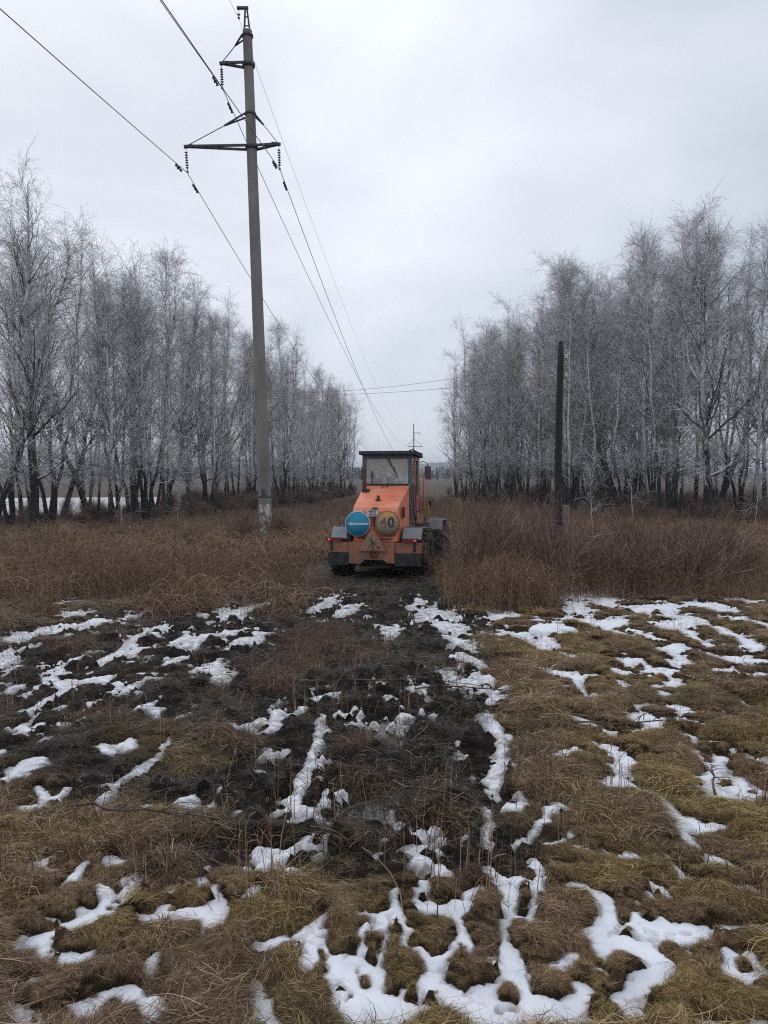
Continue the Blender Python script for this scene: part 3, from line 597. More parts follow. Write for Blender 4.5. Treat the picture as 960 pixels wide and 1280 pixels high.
M_BARK = t.m
t = MT('frosted_twigs')
fr = t.attr('frost'); nn = t.noise(1.3, 3, 0.6)
f = t.math('ADD', fr, t.math('MULTIPLY', t.math('SUBTRACT', nn, 0.5), 0.9))
t.col(t.ramp(f, [(0.12, (0.045, 0.036, 0.038)), (0.42, (0.17, 0.155, 0.158)), (0.70, (0.70, 0.695, 0.715)), (1.0, (0.88, 0.88, 0.905))])).rough(0.9)
M_TWIG = t.m

def norm(v): return v / (np.linalg.norm(v, axis=-1, keepdims=True) + 1e-9)
def grow(rng, P, Rr, n, tr, ang, length, curve, K, rr, lenfall=0.0, updir=0.0):
    """n children on parent polylines P (N,Kp,3)"""
    N_, Kp, _ = P.shape
    pi = rng.integers(0, N_, n); t_ = rng.uniform(tr[0], tr[1], n) ; f = t_ * (Kp - 1); i0 = np.minimum(f.astype(int), Kp - 2); fr = (f - i0)[:, None]
    B = P[pi, i0] * (1 - fr) + P[pi, i0 + 1] * fr; D = norm(P[pi, i0 + 1] - P[pi, i0]); r0 = Rr[pi, i0] * (1 - fr[:, 0]) + Rr[pi, i0 + 1] * fr[:, 0]
    rnd = norm(rng.normal(size=(n, 3))); perp = norm(rnd - (rnd * D).sum(1, keepdims=True) * D)
    a = np.radians(rng.uniform(*ang, n))[:, None]
    d = norm(D * np.cos(a) + perp * np.sin(a) + np.array([0, 0, updir]))
    L = rng.uniform(*length, n) * (1 - lenfall * t_)
    s = np.linspace(0, 1, K)
    Q = np.empty((n, K, 3)); Q[:, 0] = B; cur = d.copy(); step = (L / (K - 1))[:, None]
    wob = rng.normal(0, .10, (n, K, 3))
    for j in range(1, K):
        cur = norm(cur + np.array([0, 0, curve / (K - 1)]) + wob[:, j]); Q[:, j] = Q[:, j - 1] + cur * step
    ch = np.minimum(r0 * rr, rr * 0.2 * L if False else r0 * rr)[:, None] * (1 - 0.72 * s[None, :])
    return Q, ch, t_, pi
def tree_proto(name, seed, H=20.0, stems=((0, 0, 0),), r0=0.17, crown=0.30, dark=0.0, dens=1.0, lean=0.0, crook=0.06, spread=1.0, twk=1.0):
    rng = np.random.default_rng(seed); K = 16
    P = np.empty((len(stems), K, 3)); Rr = np.empty((len(stems), K)); s = np.linspace(0, 1, K)
    for i, (az, ln, hs) in enumerate(stems):
        h = H * (1 - hs); dirv = np.array([math.cos(az), math.sin(az), 0.0])
        w = np.cumsum(rng.normal(0, crook, (K, 3)), 0) * h / K; w[:, 2] = 0; w -= w[0]
        off = ln * h * (s ** 0.75 * (1 - 0.35 * s))[:, None] * dirv
        P[i] = np.stack([0 * s, 0 * s, s * h - 0.25], -1) + off + w + np.array([lean * h, 0, 0]) * (s ** 1.3)[:, None]
        Rr[i] = (r0 * (0.8 if len(stems) > 1 else 1)) * ((1 - s) ** 0.85 * 0.95 + 0.05) * (1 + 0.45 * np.exp(-s * 22))
    Vt, Qt = tubes(P, Rr, 9)
    mt = mesh_np(name + '_trunk', Vt, Qt, (M_BARK,), True, {'dark': np.full(len(Vt), dark)})
    ns = len(stems)
    L1, R1, t1, _ = grow(rng, P, Rr, int(34 * ns * dens ** .5), (crown, 0.96), (28, 52), (0.20 * H * spread, 0.30 * H * spread), 0.45, 8, 0.42, 0.72)
    low, rl, _, _ = grow(rng, P, Rr, int(5 * ns), (0.15, crown), (45, 80), (0.06 * H, 0.16 * H), 0.1, 7, 0.22, 0.0)
    L1 = np.concatenate([L1[:, np.linspace(0, 7, 7).astype(int)] if False else L1, np.concatenate([low, low[:, -1:] + (low[:, -1:] - low[:, -2:-1]) * .5], 1)]); R1 = np.concatenate([R1, np.concatenate([rl, rl[:, -1:] * .6], 1)])
    R1 = np.maximum(R1, .008)
    L2, R2, _, _ = grow(rng, L1, R1, int(300 * ns * dens), (0.12, 1.0), (22, 60), (0.9, 2.3), 0.15, 6, 0.55, 0.35)
    R2 = np.clip(R2, .0065, .03)
    L3, R3, _, _ = grow(rng, L2, R2, int(1250 * ns * dens), (0.1, 1.0), (18, 60), (0.4, 1.15), -0.35, 4, 0.6)
    R3 = np.clip(R3, .0050, .010)
    L3b, R3b, _, _ = grow(rng, P[:, -6:], Rr[:, -6:], int(120 * ns), (0.1, 1.0), (18, 50), (0.4, 1.2), -0.1, 4, 0.4); R3b = np.clip(R3b, .005, .01)
    L3 = np.concatenate([L3, L3b]); R3 = np.concatenate([R3, R3b])
    L4, R4, _, _ = grow(rng, L3, R3, int(3400 * ns * dens * twk), (0.05, 1.0), (15, 65), (0.16, 0.55), -0.6, 3, 0.7)
    R4 = np.clip(R4, .0032, .0050)
    V, Q, A = [], [], []; off = 0
    for (P_, R_, sd_, fv) in ((L1, R1, 5, 0.42), (L2, R2, 3, 0.46), (L3, R3, 3, 0.56), (L4, R4, 3, 0.68)):
        v, q = tubes(P_, R_, sd_); V.append(v); Q.append(q + off); off += len(v); A.append(np.clip(fv + np.repeat(rng.normal(0, .24, len(P_)), P_.shape[1] * sd_), 0, 1))
    mc = mesh_np(name + '_crown', np.concatenate(V), np.concatenate(Q), (M_TWIG,), False, {'frost': np.concatenate(A)})
    return mt, mc
T_ = {
 'tall':  tree_proto('tall', 11, 20, ((0, 0, 0),), .16, .26),
 'slim':  tree_proto('slim', 12, 20, ((0, 0.02, 0),), .12, .38, 0.0, .8, crook=.05, spread=.85),
 'twin':  tree_proto('twin', 13, 19, ((0.3, .09, 0), (3.3, .12, .12)), .15, .30, .05, .75),
 'bent':  tree_proto('bent', 14, 17, ((0, .16, 0),), .19, .28, .16, 1.0, lean=.20, crook=.11, spread=1.15),
 'fork':  tree_proto('fork', 15, 17, ((0, .16, 0), (2.2, .17, .08), (4.3, .14, .15)), .14, .28, .10, .5, crook=.09),
 'old':   tree_proto('old', 16, 19, ((1, .03, 0),), .25, .22, .12, 1.25, crook=.07, spread=1.15),
 'far_a': tree_proto('far_a', 17, 19, ((0, .03, 0),), .15, .17, .08, .6, twk=.75, spread=1.25),
 'far_b': tree_proto('far_b', 18, 18, ((0, .1, 0), (3, .12, .1)), .14, .15, .08, .35, twk=.7, spread=1.2),
}
DESC = {'tall': 'tall straight', 'slim': 'slender pale', 'twin': 'twin stemmed', 'bent': 'dark leaning crooked', 'fork': 'three stemmed spreading', 'old': 'thick black based'}
TREES = []
def tree(x, y, kind, s, rz, label, group, gh=None, tilt=(0, 0)):
    mt, mc = T_[kind]
    r = empty('birch_tree', (x, y, float(gz(x, y)[0]) - 0.05), (tilt[0], tilt[1], rz), label, 'tree', group); r.scale = (s, s, s)
    a = link('trunk', mt, r); c = link('crown', mc, r); TREES.append((x, y))
    return r
GL, GR = 'frosted birches of the left grove', 'frosted birches of the right grove'
# front trees, placed one by one: (photo x, photo base y, kind, height, yaw, label, group)
HERO = [
 (-8, 668, 'bent', 15.5, 0.0, 'black trunked birch leaning right at the very left edge of the photo', GL),
 (42, 667, 'old', 19.4, 1.0, 'thickest speckled birch trunk, nearest of the left grove, left of the leaning pair', GL),
 (78, 652, 'bent', 16.0, 0.2, 'dark crooked birch leaning right just behind the thick speckled left birch', GL),
 (66, 648, 'tall', 19.4, 2.0, 'tallest pale birch crown rising highest over the left grove', GL),
 (110, 640, 'fork', 17.5, 1.1, 'low forked birch with several dark stems, left grove front row', GL),
 (144, 645, 'twin', 19.5, 0.5, 'twin stemmed birch with thick black base midway along the left front row', GL),
 (172, 640, 'old', 17.5, 2.6, 'birch with wide black foot right of the twin stemmed one, left grove', GL),
 (205, 636, 'twin', 17.0, 1.7, 'double trunked birch in front of the distant snow strip, left grove', GL),
 (236, 636, 'tall', 20.5, 0.4, 'upright birch with a crown poking above its neighbours, left of the concrete pole', GL),
 (262, 633, 'bent', 16.0, 0.1, 'strongly leaning dark birch just left of the concrete power pole', GL),
 (296, 634, 'twin', 18.0, 2.2, 'birch partly hidden behind the concrete power pole', GL),
 (352, 634, 'fork', 17.5, 0.8, 'bushy many stemmed birch right of the concrete power pole', GL),
 (428, 622, 'old', 15.5, 2.0, 'end birch of the left grove, nearest to the machine cab', GL),
 (886, 654, 'old', 20.5, 0.6, 'dark based birch foremost in the right grove, beside a white trunk', GR),
 (897, 652, 'slim', 19.5, 3.0, 'white slender birch trunk standing against a dark one, right grove front', GR),
 (818, 636, 'twin', 19.5, 1.2, 'thick clump of dark mossy birch trunks in the right grove middle', GR),
 (838, 635, 'old', 18.5, 2.2, 'broad dark birch trunk immediately right of the mossy clump', GR),
 (766, 636, 'bent', 19.0, 3.3, 'dark birch with trunk leaning left, right of the wooden pole', GR),
 (744, 640, 'slim', 20.5, 3.0, 'pale birch stem slanting up left just right of the wooden pole', GR),
 (712, 640, 'fork', 18.5, 0.2, 'forked birch standing just behind and right of the wooden pole', GR),
 (675, 638, 'tall', 19.5, 1.9, 'upright birch just left of the wooden pole', GR),
 (640, 634, 'twin', 18.5, 0.9, 'double birch halfway between machine and wooden pole', GR),
 (604, 631, 'tall', 19.5, 2.9, 'second birch from the open gap at the end of the right grove', GR),
 (588, 627, 'slim', 15.0, 0.3, 'lower end birch of the right grove beside the open gap', GR),
 (572, 621, 'far_b', 16.5, 1.0, 'outermost thin birch of the right grove, beside the hazy gap', GR),
 (581, 627, 'twin', 18.0, 2.0, 'double stemmed birch second in from the hazy gap, right grove', GR),
 (596, 631, 'far_b', 19.0, 3.0, 'twin birch with wide low twigs near the hazy gap, right grove', GR),
 (617, 633, 'fork', 19.0, 0.5, 'many stemmed birch above the first willow shrubs, right grove', GR),
 (631, 630, 'far_a', 20.0, 1.5, 'tall narrow birch above the willow shrubs near the machine', GR),
 (655, 634, 'twin', 20.5, 2.4, 'high twin birch a little left of the wooden pole', GR),
 (955, 650, 'tall', 20.8, 1.5, 'tall birch at the far right edge of the photo', GR),
 (925, 645, 'fork', 19.0, 2.6, 'spreading birch between the white trunk and the right edge of the photo', GR),
 (790, 633, 'tall', 20.5, 0.7, 'straight birch between the left leaning dark birch and the mossy clump', GR),
]
baseH = {'tall': 20, 'slim': 20, 'twin': 19, 'bent': 17, 'fork': 17, 'old': 19, 'far_a': 19, 'far_b': 18}
for (px, py, k, h, rz, lab, grp) in HERO:
    d = EYE * F / (py - HZ); x = (px - 480) / F * d
    tree(x, d, k, h / baseH[k], rz, lab, grp, tilt=((0, R(-9)) if 'slanting' in lab else (0, 0)))
rr = random.Random(3)
def fill(n, edge, depth, y0, y1, side, grp, hmin, hmax, mind=1.7):
    c = 0; tries = 0
    while c < n and tries < 12000:
        tries += 1
        y = y0 + (y1 - y0) * rr.random() ** 0.9; q = rr.random()
        x = edge(y) + side * (0.3 + depth(y) * q)
        x += 1.6 * (float(vnoise(0.0, y, .35, 5)) - .5)
        if any((x - a) ** 2 + (y - b) ** 2 < mind ** 2 for a, b in TREES): continue
        if abs(x) > 0.56 * y + 3: continue
        h = rr.uniform(hmin, hmax) * (1 - 0.10 * (y > 100))
        fr = 'front' if q < .35 else 'inner'
        if y > 82 or q > 0.7: k = rr.choice(['far_a', 'far_b', 'far_a', 'slim'])
        else: k = rr.choice(['tall', 'slim', 'twin', 'bent', 'fork', 'old', 'twin', 'slim'])
        lab = {'left': {'n': 'frosted %s birch among the trees of the left grove', 'f': 'bare greyish birch packed into the far end of the left grove'},
               'right': {'n': 'frosted %s birch among the trees of the right grove', 'f': 'bare greyish birch packed deep in the right grove'}}['left' if side < 0 else 'right']
        lab = lab['n'] % DESC[k] if k in DESC else lab['f']
        tree(x, y, k, h / baseH[k], rr.uniform(0, 6.28), lab, grp); c += 1
fill(88, lambda y: float(np.interp(y, [42, 60, 83, 125, 140], [-19.5, -14.6, -9.2, -5.2, -5])), lambda y: 10, 45, 138, -1, GL, 15.5, 19.5)
fill(88, lambda y: float(np.interp(y, [47, 56, 61, 84, 112], [22, 18.6, 14.8, 11.4, 9.8])), lambda y: 14, 52, 114, 1, GR, 18.3, 21.5)

ORD = ['first', 'second', 'third', 'fourth', 'fifth', 'sixth', 'seventh', 'eighth', 'ninth', 'tenth', 'eleventh', 'twelfth']
by_lab = {}
for o in COL.objects:
    if o.name.startswith('birch_tree') and ' among the trees of the ' in o['label']: by_lab.setdefault(o['label'], []).append(o)
for lab, os_ in by_lab.items():
    if len(os_) > 12: continue
    os_.sort(key=lambda o: o.location.x / o.location.y); base, grove = lab.split(' among the trees of the ')
    for i, o in enumerate(os_): o['label'] = base + ' in the %s, %s such from the left' % (grove, ORD[i]) if len(os_) > 1 else lab
# a few thin saplings at the grove edges
sap = tree_proto('sapling', 31, 5.0, ((0, .02, 0),), .030, .45, -0.25, .05, spread=.7, twk=.6)
T_['sapling'] = sap
for (px, py, hgt, lab) in [(791, 652, 4.6, 'thin white birch sapling before the dark trunks right of the wooden pole'), (741, 668, 3.6, 'thin pale sapling just right of the wooden pole and its stub'),
                           (945, 660, 3.4, 'slender sapling by the right edge of the photo'), (152, 664, 3.6, 'thin pale sapling rising from weeds before the left grove'),
                           (222, 655, 2.6, 'short sapling in the weeds left of the concrete pole')]:
    d = EYE * F / (py - HZ); x = (px - 480) / F * d
    r = empty('birch_sapling', (x, d, float(gz(x, d)[0])), (R(2), R(-2), px), lab, 'sapling'); r.scale = (hgt / 5,) * 3
    link('trunk', sap[0], r); link('crown', sap[1], r)

# uncountable wood far behind both groves
def far_wood(name, label, n, box, seed, hs):
    g = np.random.default_rng(seed); x = g.uniform(box[0], box[1], n); y = g.uniform(box[2], box[3], n)
    ok = np.abs(x) < 0.62 * y; x, y = x[ok], y[ok]; n = len(x)
    o = scatter(name, np.stack([x, y, 0 * x - .1], -1), np.stack([0*x, 0*x, g.uniform(0, 6.28, n)], -1), g.uniform(*hs, n), g.integers(0, 2, n), 0*x, 0*x, C_FAR)
    return tag(o, label, 'wood', None, 'stuff')
C_FAR = bpy.data.collections.new('far_kinds')
for i, k in enumerate(('far_a', 'far_b')):
    a, b = T_[k]
    # joined trunk and crown for the far mass
    me = bpy.data.meshes.new('far_tree'); bm = bmesh.new(); bm.from_mesh(a)
    nf = len(bm.faces); bm.from_mesh(b); bm.faces.ensure_lookup_table()
    for f_ in bm.faces[nf:]: f_.material_index = 1
    bm.to_mesh(me); bm.free(); me.materials.append(M_BARK); me.materials.append(M_TWIG)
    C_FAR.objects.link(bpy.data.objects.new('far_kinds_%d' % i, me))
far_wood('distant_wood', 'grey bare wood far behind the left grove', 420, (-330, -22, 175, 420), 1, (.28, .50))
far_wood('distant_thicket', 'grey bare wood and thicket far behind the right grove', 300, (34, 300, 180, 420), 2, (.22, .42))
# low brush on the land behind the left grove
# forested rise on the horizon and the dark wood before it
t = MT('far_forest_cover'); nn = t.noise(0.02, 5, .6); t.col(t.ramp(nn, [(.3, (.05, .05, .055)), (.7, (.10, .095, .10))])).rough(1); M_HILL = t.m
g = np.random.default_rng(4)
xs_ = np.linspace(-1500, 1700, 260); ys_ = np.linspace(1500, 2600, 22); X, Y = np.meshgrid(xs_, ys_)
prof = np.clip(26 + 16 * np.exp(-((X - 190) / 130) ** 2) - 10 * sst(260, 420, X) + (fbm(X, Y, .004, 3, 7) - .5) * 14 + (fbm(X, Y, .06, 2, 8) - .5) * 9, 0, None)
Z = prof * np.sin(np.clip((Y - 1500) / 900, 0, 1) * math.pi / 2) ** .5 - 1; nc = len(xs_)
q = np.array([(i*nc+j, i*nc+j+1, (i+1)*nc+j+1, (i+1)*nc+j) for i in range(len(ys_)-1) for j in range(nc-1)])
tag(link('hills', mesh_np('hills', np.stack([X, Y, Z], -1).reshape(-1, 3), q, (M_HILL,), False)), 'low wooded rise on the horizon', None, None, 'structure')
t = MT('far_spruce'); nn = t.noise(.3, 4); t.col(t.ramp(nn, [(.3, (.025, .032, .034)), (.7, (.06, .068, .07))])).rough(1); M_SPR = t.m
def clump(seed, n):   # ragged conifer: layers of small drooping facets
    g = np.random.default_rng(seed); V = []; Q = []
    for i in range(n):
        h = g.random() ** .8; z = 1.2 + h * 8.8; r = (1 - h) * 2.0 * g.uniform(.5, 1) + .1; a = g.uniform(0, 6.28); p = np.array([r*math.cos(a), r*math.sin(a), z])
        for _ in range(2):
            d1 = g.normal(0, .35, 3); d2 = g.normal(0, .35, 3); d1[2] -= .25; b = len(V); V += [p, p + d1, p + d1 + d2, p + d2]; Q.append((b, b+1, b+2, b+3))
    v, q_ = tubes(np.array([[[0, 0, -.2], [0, 0, 5], [0, 0, 10.2]]], float), np.array([[.22, .13, .02]]), 5); b = len(V); V += list(v); Q += [tuple(k + b) for k in q_]
    return mesh_np('spruce', np.array(V), np.array(Q), (M_SPR,), False)
C_SPR = kinds_collection('spruce', [clump(i, 320) for i in range(3)])
n = 900; y = g.uniform(430, 900, n); x = g.uniform(-.62, .62, n) * y
ok = (fbm(x, y, .01, 2, 77) > .42); x, y = x[ok], y[ok]; n = len(x)
o = scatter('conifer_belt', np.stack([x, y, 0*x], -1), np.stack([0*x, 0*x, g.uniform(0, 6, n)], -1), g.uniform(.45, 1.0, n) * np.interp(y, [430, 900], [.7, 1.3]), g.integers(0, 3, n), 0*x, 0*x, C_SPR)
tag(o, 'dark conifers far across the field, hazy', 'wood', None, 'stuff')

# ------------------------------------------------------------------ willow shrubs
t = MT('willow_stems'); t.col(t.ramp(t.attr('frost'), [(0.0, (.05, .032, .028)), (.45, (.15, .088, .068)), (.8, (.27, .175, .13)), (1, (.42, .33, .26))])).rough(.7); M_WIL = t.m
def shrub_proto(seed, H, n, lean, dens=1.0):
    g = np.random.default_rng(seed); K = 8
    az = g.uniform(0, 6.28, n); ln = np.abs(g.normal(0, lean, n)) + .06; h = H * g.uniform(.55, 1, n); s = np.linspace(0, 1, K)[None, :]
    b = g.normal(0, .16 * H / 1.8, (n, 2)); P = np.stack([b[:, :1] + np.cos(az)[:, None] * ln[:, None] * h[:, None] * s ** .9, b[:, 1:] + np.sin(az)[:, None] * ln[:, None] * h[:, None] * s ** .9, h[:, None] * (s - .22 * ln[:, None] * s ** 2) - .05], -1)
    P += np.cumsum(g.normal(0, .012 * H, (n, K, 3)), 1); r = g.uniform(.005, .012, n)[:, None] * (1 - .7 * s)
    L2, R2, _, _ = grow(g, P, r, int(n * 7 * dens), (.2, 1), (15, 50), (.22 * H, .45 * H), .25, 5, .6); R2 = np.clip(R2, .003, .007)
    L3, R3, _, _ = grow(g, L2, R2, int(n * 17 * dens), (.1, 1), (15, 55), (.07 * H, .2 * H), .2, 3, .7); R3 = np.clip(R3, .0016, .003)
    V, Q, A = [], [], []; off = 0
    for (P_, R_, sd_, m) in ((P, r, 4, .35), (L2, R2, 3, .45), (L3, R3, 3, .5)):
        v, q_ = tubes(P_, R_, sd_); V.append(v); Q.append(q_ + off); off += len(v); A.append(np.clip(m + np.repeat(g.normal(0, .32, len(P_)), P_.shape[1] * sd_), 0, 1))
    return mesh_np('willow_shrub', np.concatenate(V), np.concatenate(Q), (M_WIL,), False, {'frost': np.concatenate(A)})
SH = [shrub_proto(41, 1.7, 70, .30), shrub_proto(42, 1.4, 90, .5), shrub_proto(43, 1.9, 60, .25), shrub_proto(44, 1.2, 90, .65)]
SHL = [ # x, y, kind, scale, label
 (1.95, 15.6, 2, .95, 'willow shrub nearest the machine, thin upright reddish stems'),
 (2.7, 16.6, 0, 1.0, 'airy upright willow shrub, second to the right of the machine'),
 (3.35, 15.3, 2, .92, 'tall fanning willow shrub left of the wooden pole'),
 (4.2, 16.6, 1, 1.0, 'bushy brown shrub at the foot of the wooden pole, left of it'),
 (4.9, 15.8, 3, 1.05, 'low tangled shrub in front of the pale concrete stub'),
 (5.6, 17.0, 1, 1.1, 'dense dark reddish shrub right of the wooden pole'),
 (6.3, 15.9, 3, 1.2, 'darkest tangled low shrub in the middle of the thicket'),
 (7.1, 17.2, 1, 1.1, 'dense rust brown shrub right of the darkest one'),
 (7.9, 17.8, 0, .85, 'upright fine stemmed shrub near the right end of the thicket'),
 (8.7, 18.6, 1, .85, 'rightmost shrub of the thicket, fading into pale grass'),
 (2.4, 18.6, 1, .95, 'shrub behind the front thicket, beside the front wheel of the machine'),
 (3.9, 19.6, 0, .95, 'shrub in the second row left of the wooden pole'),
 (6.2, 19.8, 0, .9, 'shrub in the second row right of the wooden pole'),
 (8.0, 21.0, 1, .95, 'shrub in the second row toward the right grove'),
 (-4.7, 34.2, 0, 1.0, 'thin scrub at the right of the concrete pole foot'),
 (-6.3, 34.6, 2, .9, 'thin scrub at the left of the concrete pole foot'),
 (-7.6, 30.0, 1, .7, 'low dark shrub in the weeds left of the concrete pole'),
 (-11.5, 33.0, 3, .9, 'low wide shrub before the left grove trunks'),
 (3.0, 20.6, 2, 1.0, 'upright shrub behind the front wheel of the machine'),
]
for i, (x, y, k, s, lab) in enumerate(SHL):
    o = link('willow_shrub', SH[k], None, (x, y, float(gz(x, y)[0]) - .03), (0, 0, i * 1.3)); o.scale = (s, s, s * (1.02 if x < 8.5 else .9))
    tag(o, lab, 'shrub', 'willow shrubs of the roadside thicket')

# undergrowth between the trunks of both groves
g = np.random.default_rng(77); n = 1100; y = g.uniform(44, 135, n); sd_ = g.random(n) < .42
xl = np.interp(y, [42, 60, 83, 125, 140], [-19.0, -14.2, -8.8, -5.0, -5]) - g.uniform(-.5, 12, n); xr = np.interp(y, [47, 56, 61, 84, 112], [22, 18.6, 14.8, 11.4, 9.8]) + g.uniform(-.5, 26, n)
x = np.where(sd_, xl, xr); ok = (y < 118) | sd_; ok &= (np.abs(x) < .6 * y) & (g.random(n) < np.where(sd_ & (y < 70), .25, 1)) & ((y > 50) | sd_); x, y = x[ok], y[ok]; n = len(x)
C_SHR = kinds_collection('undergrowth_kind', [m_ for m_ in SH])
tag(scatter('undergrowth', np.stack([x, y, 0*x - .05], -1), np.stack([0*x, 0*x, g.uniform(0, 6.28, n)], -1), g.uniform(.35, 1.05, n), g.integers(0, 4, n), 0*x, 0*x, C_SHR), 'brown twiggy undergrowth between the birch trunks', 'undergrowth', None, 'stuff')
# ------------------------------------------------------------------ power pole
def zat(py, d): return at(480, py, d).z
def steel_mat(): return simple('dark_galvanised_steel', (.035, .037, .042), (.09, .09, .10), 8, .6)
M_STEEL = steel_mat()
t = MT('old_pole_concrete'); a = t.noise(1.5, 6, .6, stretch=(1, 1, .25)); b = t.noise(30, 4, .6)
t.col(t.mix(t.math('MULTIPLY', b, .35), t.ramp(a, [(.3, (.11, .098, .09)), (.7, (.26, .24, .222))]), (.33, .31, .29))).rough(.9).bump(b, .3, .01); M_CONC = t.m
t = MT('peeling_whitewash'); a = t.noise(7, 5, .65, stretch=(1, 1, .6)); t.col(t.ramp(a, [(.48, (.17, .155, .145)), (.56, (.56, .56, .55))])).rough(.9); M_WHITE = t.m
M_INS = simple('insulator_glass', (.05, .055, .06), (.10, .11, .12), 12, .25)
M_WIRE = simple('weathered_conductor', (.10, .10, .11), (.15, .15, .16), 3, .6)
def bar(name, a, b, w, mat, parent, h=None):
    a = Vector(a); b = Vector(b); L_ = (b - a).length
    o = link(name, boxes(name, [(0, L_, -w/2, w/2, -(h or w)/2, (h or w)/2)], mat), parent, a, (b - a).to_track_quat('X', 'Z').to_euler()); return o
LINE = Vector((18.2, 297, 0)).normalized(); yawL = -math.atan2(LINE.x, LINE.y)
PX, PD = -5.35, 35.0
pole = empty('power_pole', (PX, PD, -.15), (0, 0, 0), 'tall conical concrete power line pole with steel arms, base whitewashed, left of the machine', 'pole')
HT = zat(40, PD) + .15   # concrete height above ground
lean = Vector((-.030, 0.0, 0))
def axis(z): return Vector((lean.x * z, 0, z))
K = 24; zs = np.linspace(-.3, HT, K); P = np.array([[list(axis(z_)) for z_ in zs]]); r_ = np.interp(zs, [0, HT], [.30, .205])[None]
v, q = tubes(P, r_, 24); cap_ = np.array([v[-24:].mean(0)])
me = mesh_np('pole_shaft', v, q, (M_CONC,), True); link('shaft', me, pole)
link('shaft_cap', lathe('shaft_cap', [(0, .0), (.205, .0), (.205, .05), (0, .06)], M_CONC), pole, axis(HT))
zs2 = np.linspace(.75, 2.05, 14); P = np.array([[list(axis(z_)) for z_ in zs2]]); r2w = (np.interp(zs2, [0, HT], [.30, .205]) + .004)[None]
v, q = tubes(P, r2w, 24); link('whitewash_band', mesh_np('whitewash_band', v, q, (M_WHITE,), True), pole)
link('climbing_collar', lathe('climbing_collar', [(.0, 0), (.315, 0), (.315, .07), (0, .07)], M_STEEL), pole, axis(2.35))
link('number_plate', boxes('number_plate', [(-.10, .10, -.325, -.312, 0, .26)], M_STEEL), pole, axis(2.45))
def crossarm(z, Lft, Rgt, up):
    """horizontal truss arm, left/right reach, tie rods from height up above"""
    c = axis(z); cy, sy = math.cos(yawL), math.sin(yawL)
    for side, reach in ((-1, Lft), (1, Rgt)):
        if not reach: continue
        tip = c + Vector((side * reach * cy, side * reach * sy, .12))
        for k_ in (-1, 1): bar('arm_bar', c + Vector((side * .15, k_ * .24, 0)), tip + Vector((0, k_ * .03, 0)), .075, M_STEEL, pole, .10)
        mid = c.lerp(tip, .5); bar('arm_web', mid + Vector((0, -.14, 0)), mid + Vector((0, .14, 0)), .05, M_STEEL, pole)
        top = axis(z + up) + Vector((side * .2, 0, 0)); jn = top.lerp(tip, .36)
        for k_ in (-1, 1): bar('stay_bar', top + Vector((0, k_ * .20, -.05 if k_ > 0 else -.05)), jn, .06, M_STEEL, pole)
        bar('tie_rod', jn, tip - (tip - top).normalized() * .05, .028, M_STEEL, pole)
        bar('tip_plate', tip - Vector((side * .32, 0, -.02)), tip + Vector((side * .08, 0, -.02)), .13, M_STEEL, pole, .12)
    link('arm_collar', lathe('arm_collar', [(.0, -.09), (.28, -.09), (.28, .09), (0, .09)], M_STEEL), pole, axis(z))
    link('stay_collar', lathe('stay_collar', [(.0, -.05), (.255, -.05), (.255, .05), (0, .05)], M_STEEL), pole, axis(z + up))
ZL = zat(182, PD) + .07; ZU = zat(79, PD) + .07
crossarm(ZL, 2.98, 1.22, 1.45); crossarm(ZU, 1.22, 0, 1.25)
# steel head with the hook for the earth wire
top = axis(HT); ht = zat(10, PD) + .15
bar('head_leg', top + Vector((-.16, 0, -.5)), Vector((lean.x * ht - .05, 0, ht)), .07, M_STEEL, pole); bar('head_leg', top + Vector((.18, 0, -.5)), Vector((lean.x * ht + .02, 0, ht)), .07, M_STEEL, pole)
for f_ in (.25, .5, .75):
    a_ = (top + Vector((-.16, 0, -.5))).lerp(Vector((lean.x * ht - .05, 0, ht)), f_); b_ = (top + Vector((.18, 0, -.5))).lerp(Vector((lean.x * ht + .02, 0, ht)), f_); bar('head_brace', a_, b_, .04, M_STEEL, pole)
hx = lean.x * ht; bar('head_arm', (hx - .42, 0, ht), (hx + .08, 0, ht), .12, M_STEEL, pole, .10)
def string(x, z, L_, n, name='insulator_string', tilt=.03):
    prof = [(0, .0), (.012, -.001), (.012, -.18)]
    s0 = .18; st = (L_ - .3) / n
    for i in range(n): z_ = -(s0 + i * st); prof += [(.018, z_), (.028, z_ - .02), (.075, z_ - .05), (.072, z_ - .06), (.018, z_ - .055)]
    prof += [(.015, -L_ + .05), (.05, -L_ + .04), (.05, -L_ - .03), (0, -L_ - .04)]
    prof = prof[::-1]
    return link(name, lathe(name, prof, M_INS, seg=10), pole, (x, 0, z), (0, tilt, 0))
PW = Vector((PX, PD, -.15)); tips = []
for (side, reach, z_, L_) in ((-1, 2.98, ZL, 1.08), (1, 1.22, ZL, 1.05), (-1, 1.22, ZU, 1.05)):
    c = axis(z_); x_ = c.x + side * reach * math.cos(yawL); y_ = side * reach * math.sin(yawL)
    s_ = string(x_, z_ + .08, L_, 7, tilt=-.06 if side * reach < -2 else -.03); s_.location.y = y_
    tips.append(PW + Vector((x_ + (.05), y_, z_ + .05 - L_)))
string(hx - .33, ht - .05, .38, 1); tips.append(PW + Vector((hx - .33, 0, ht - .47)))
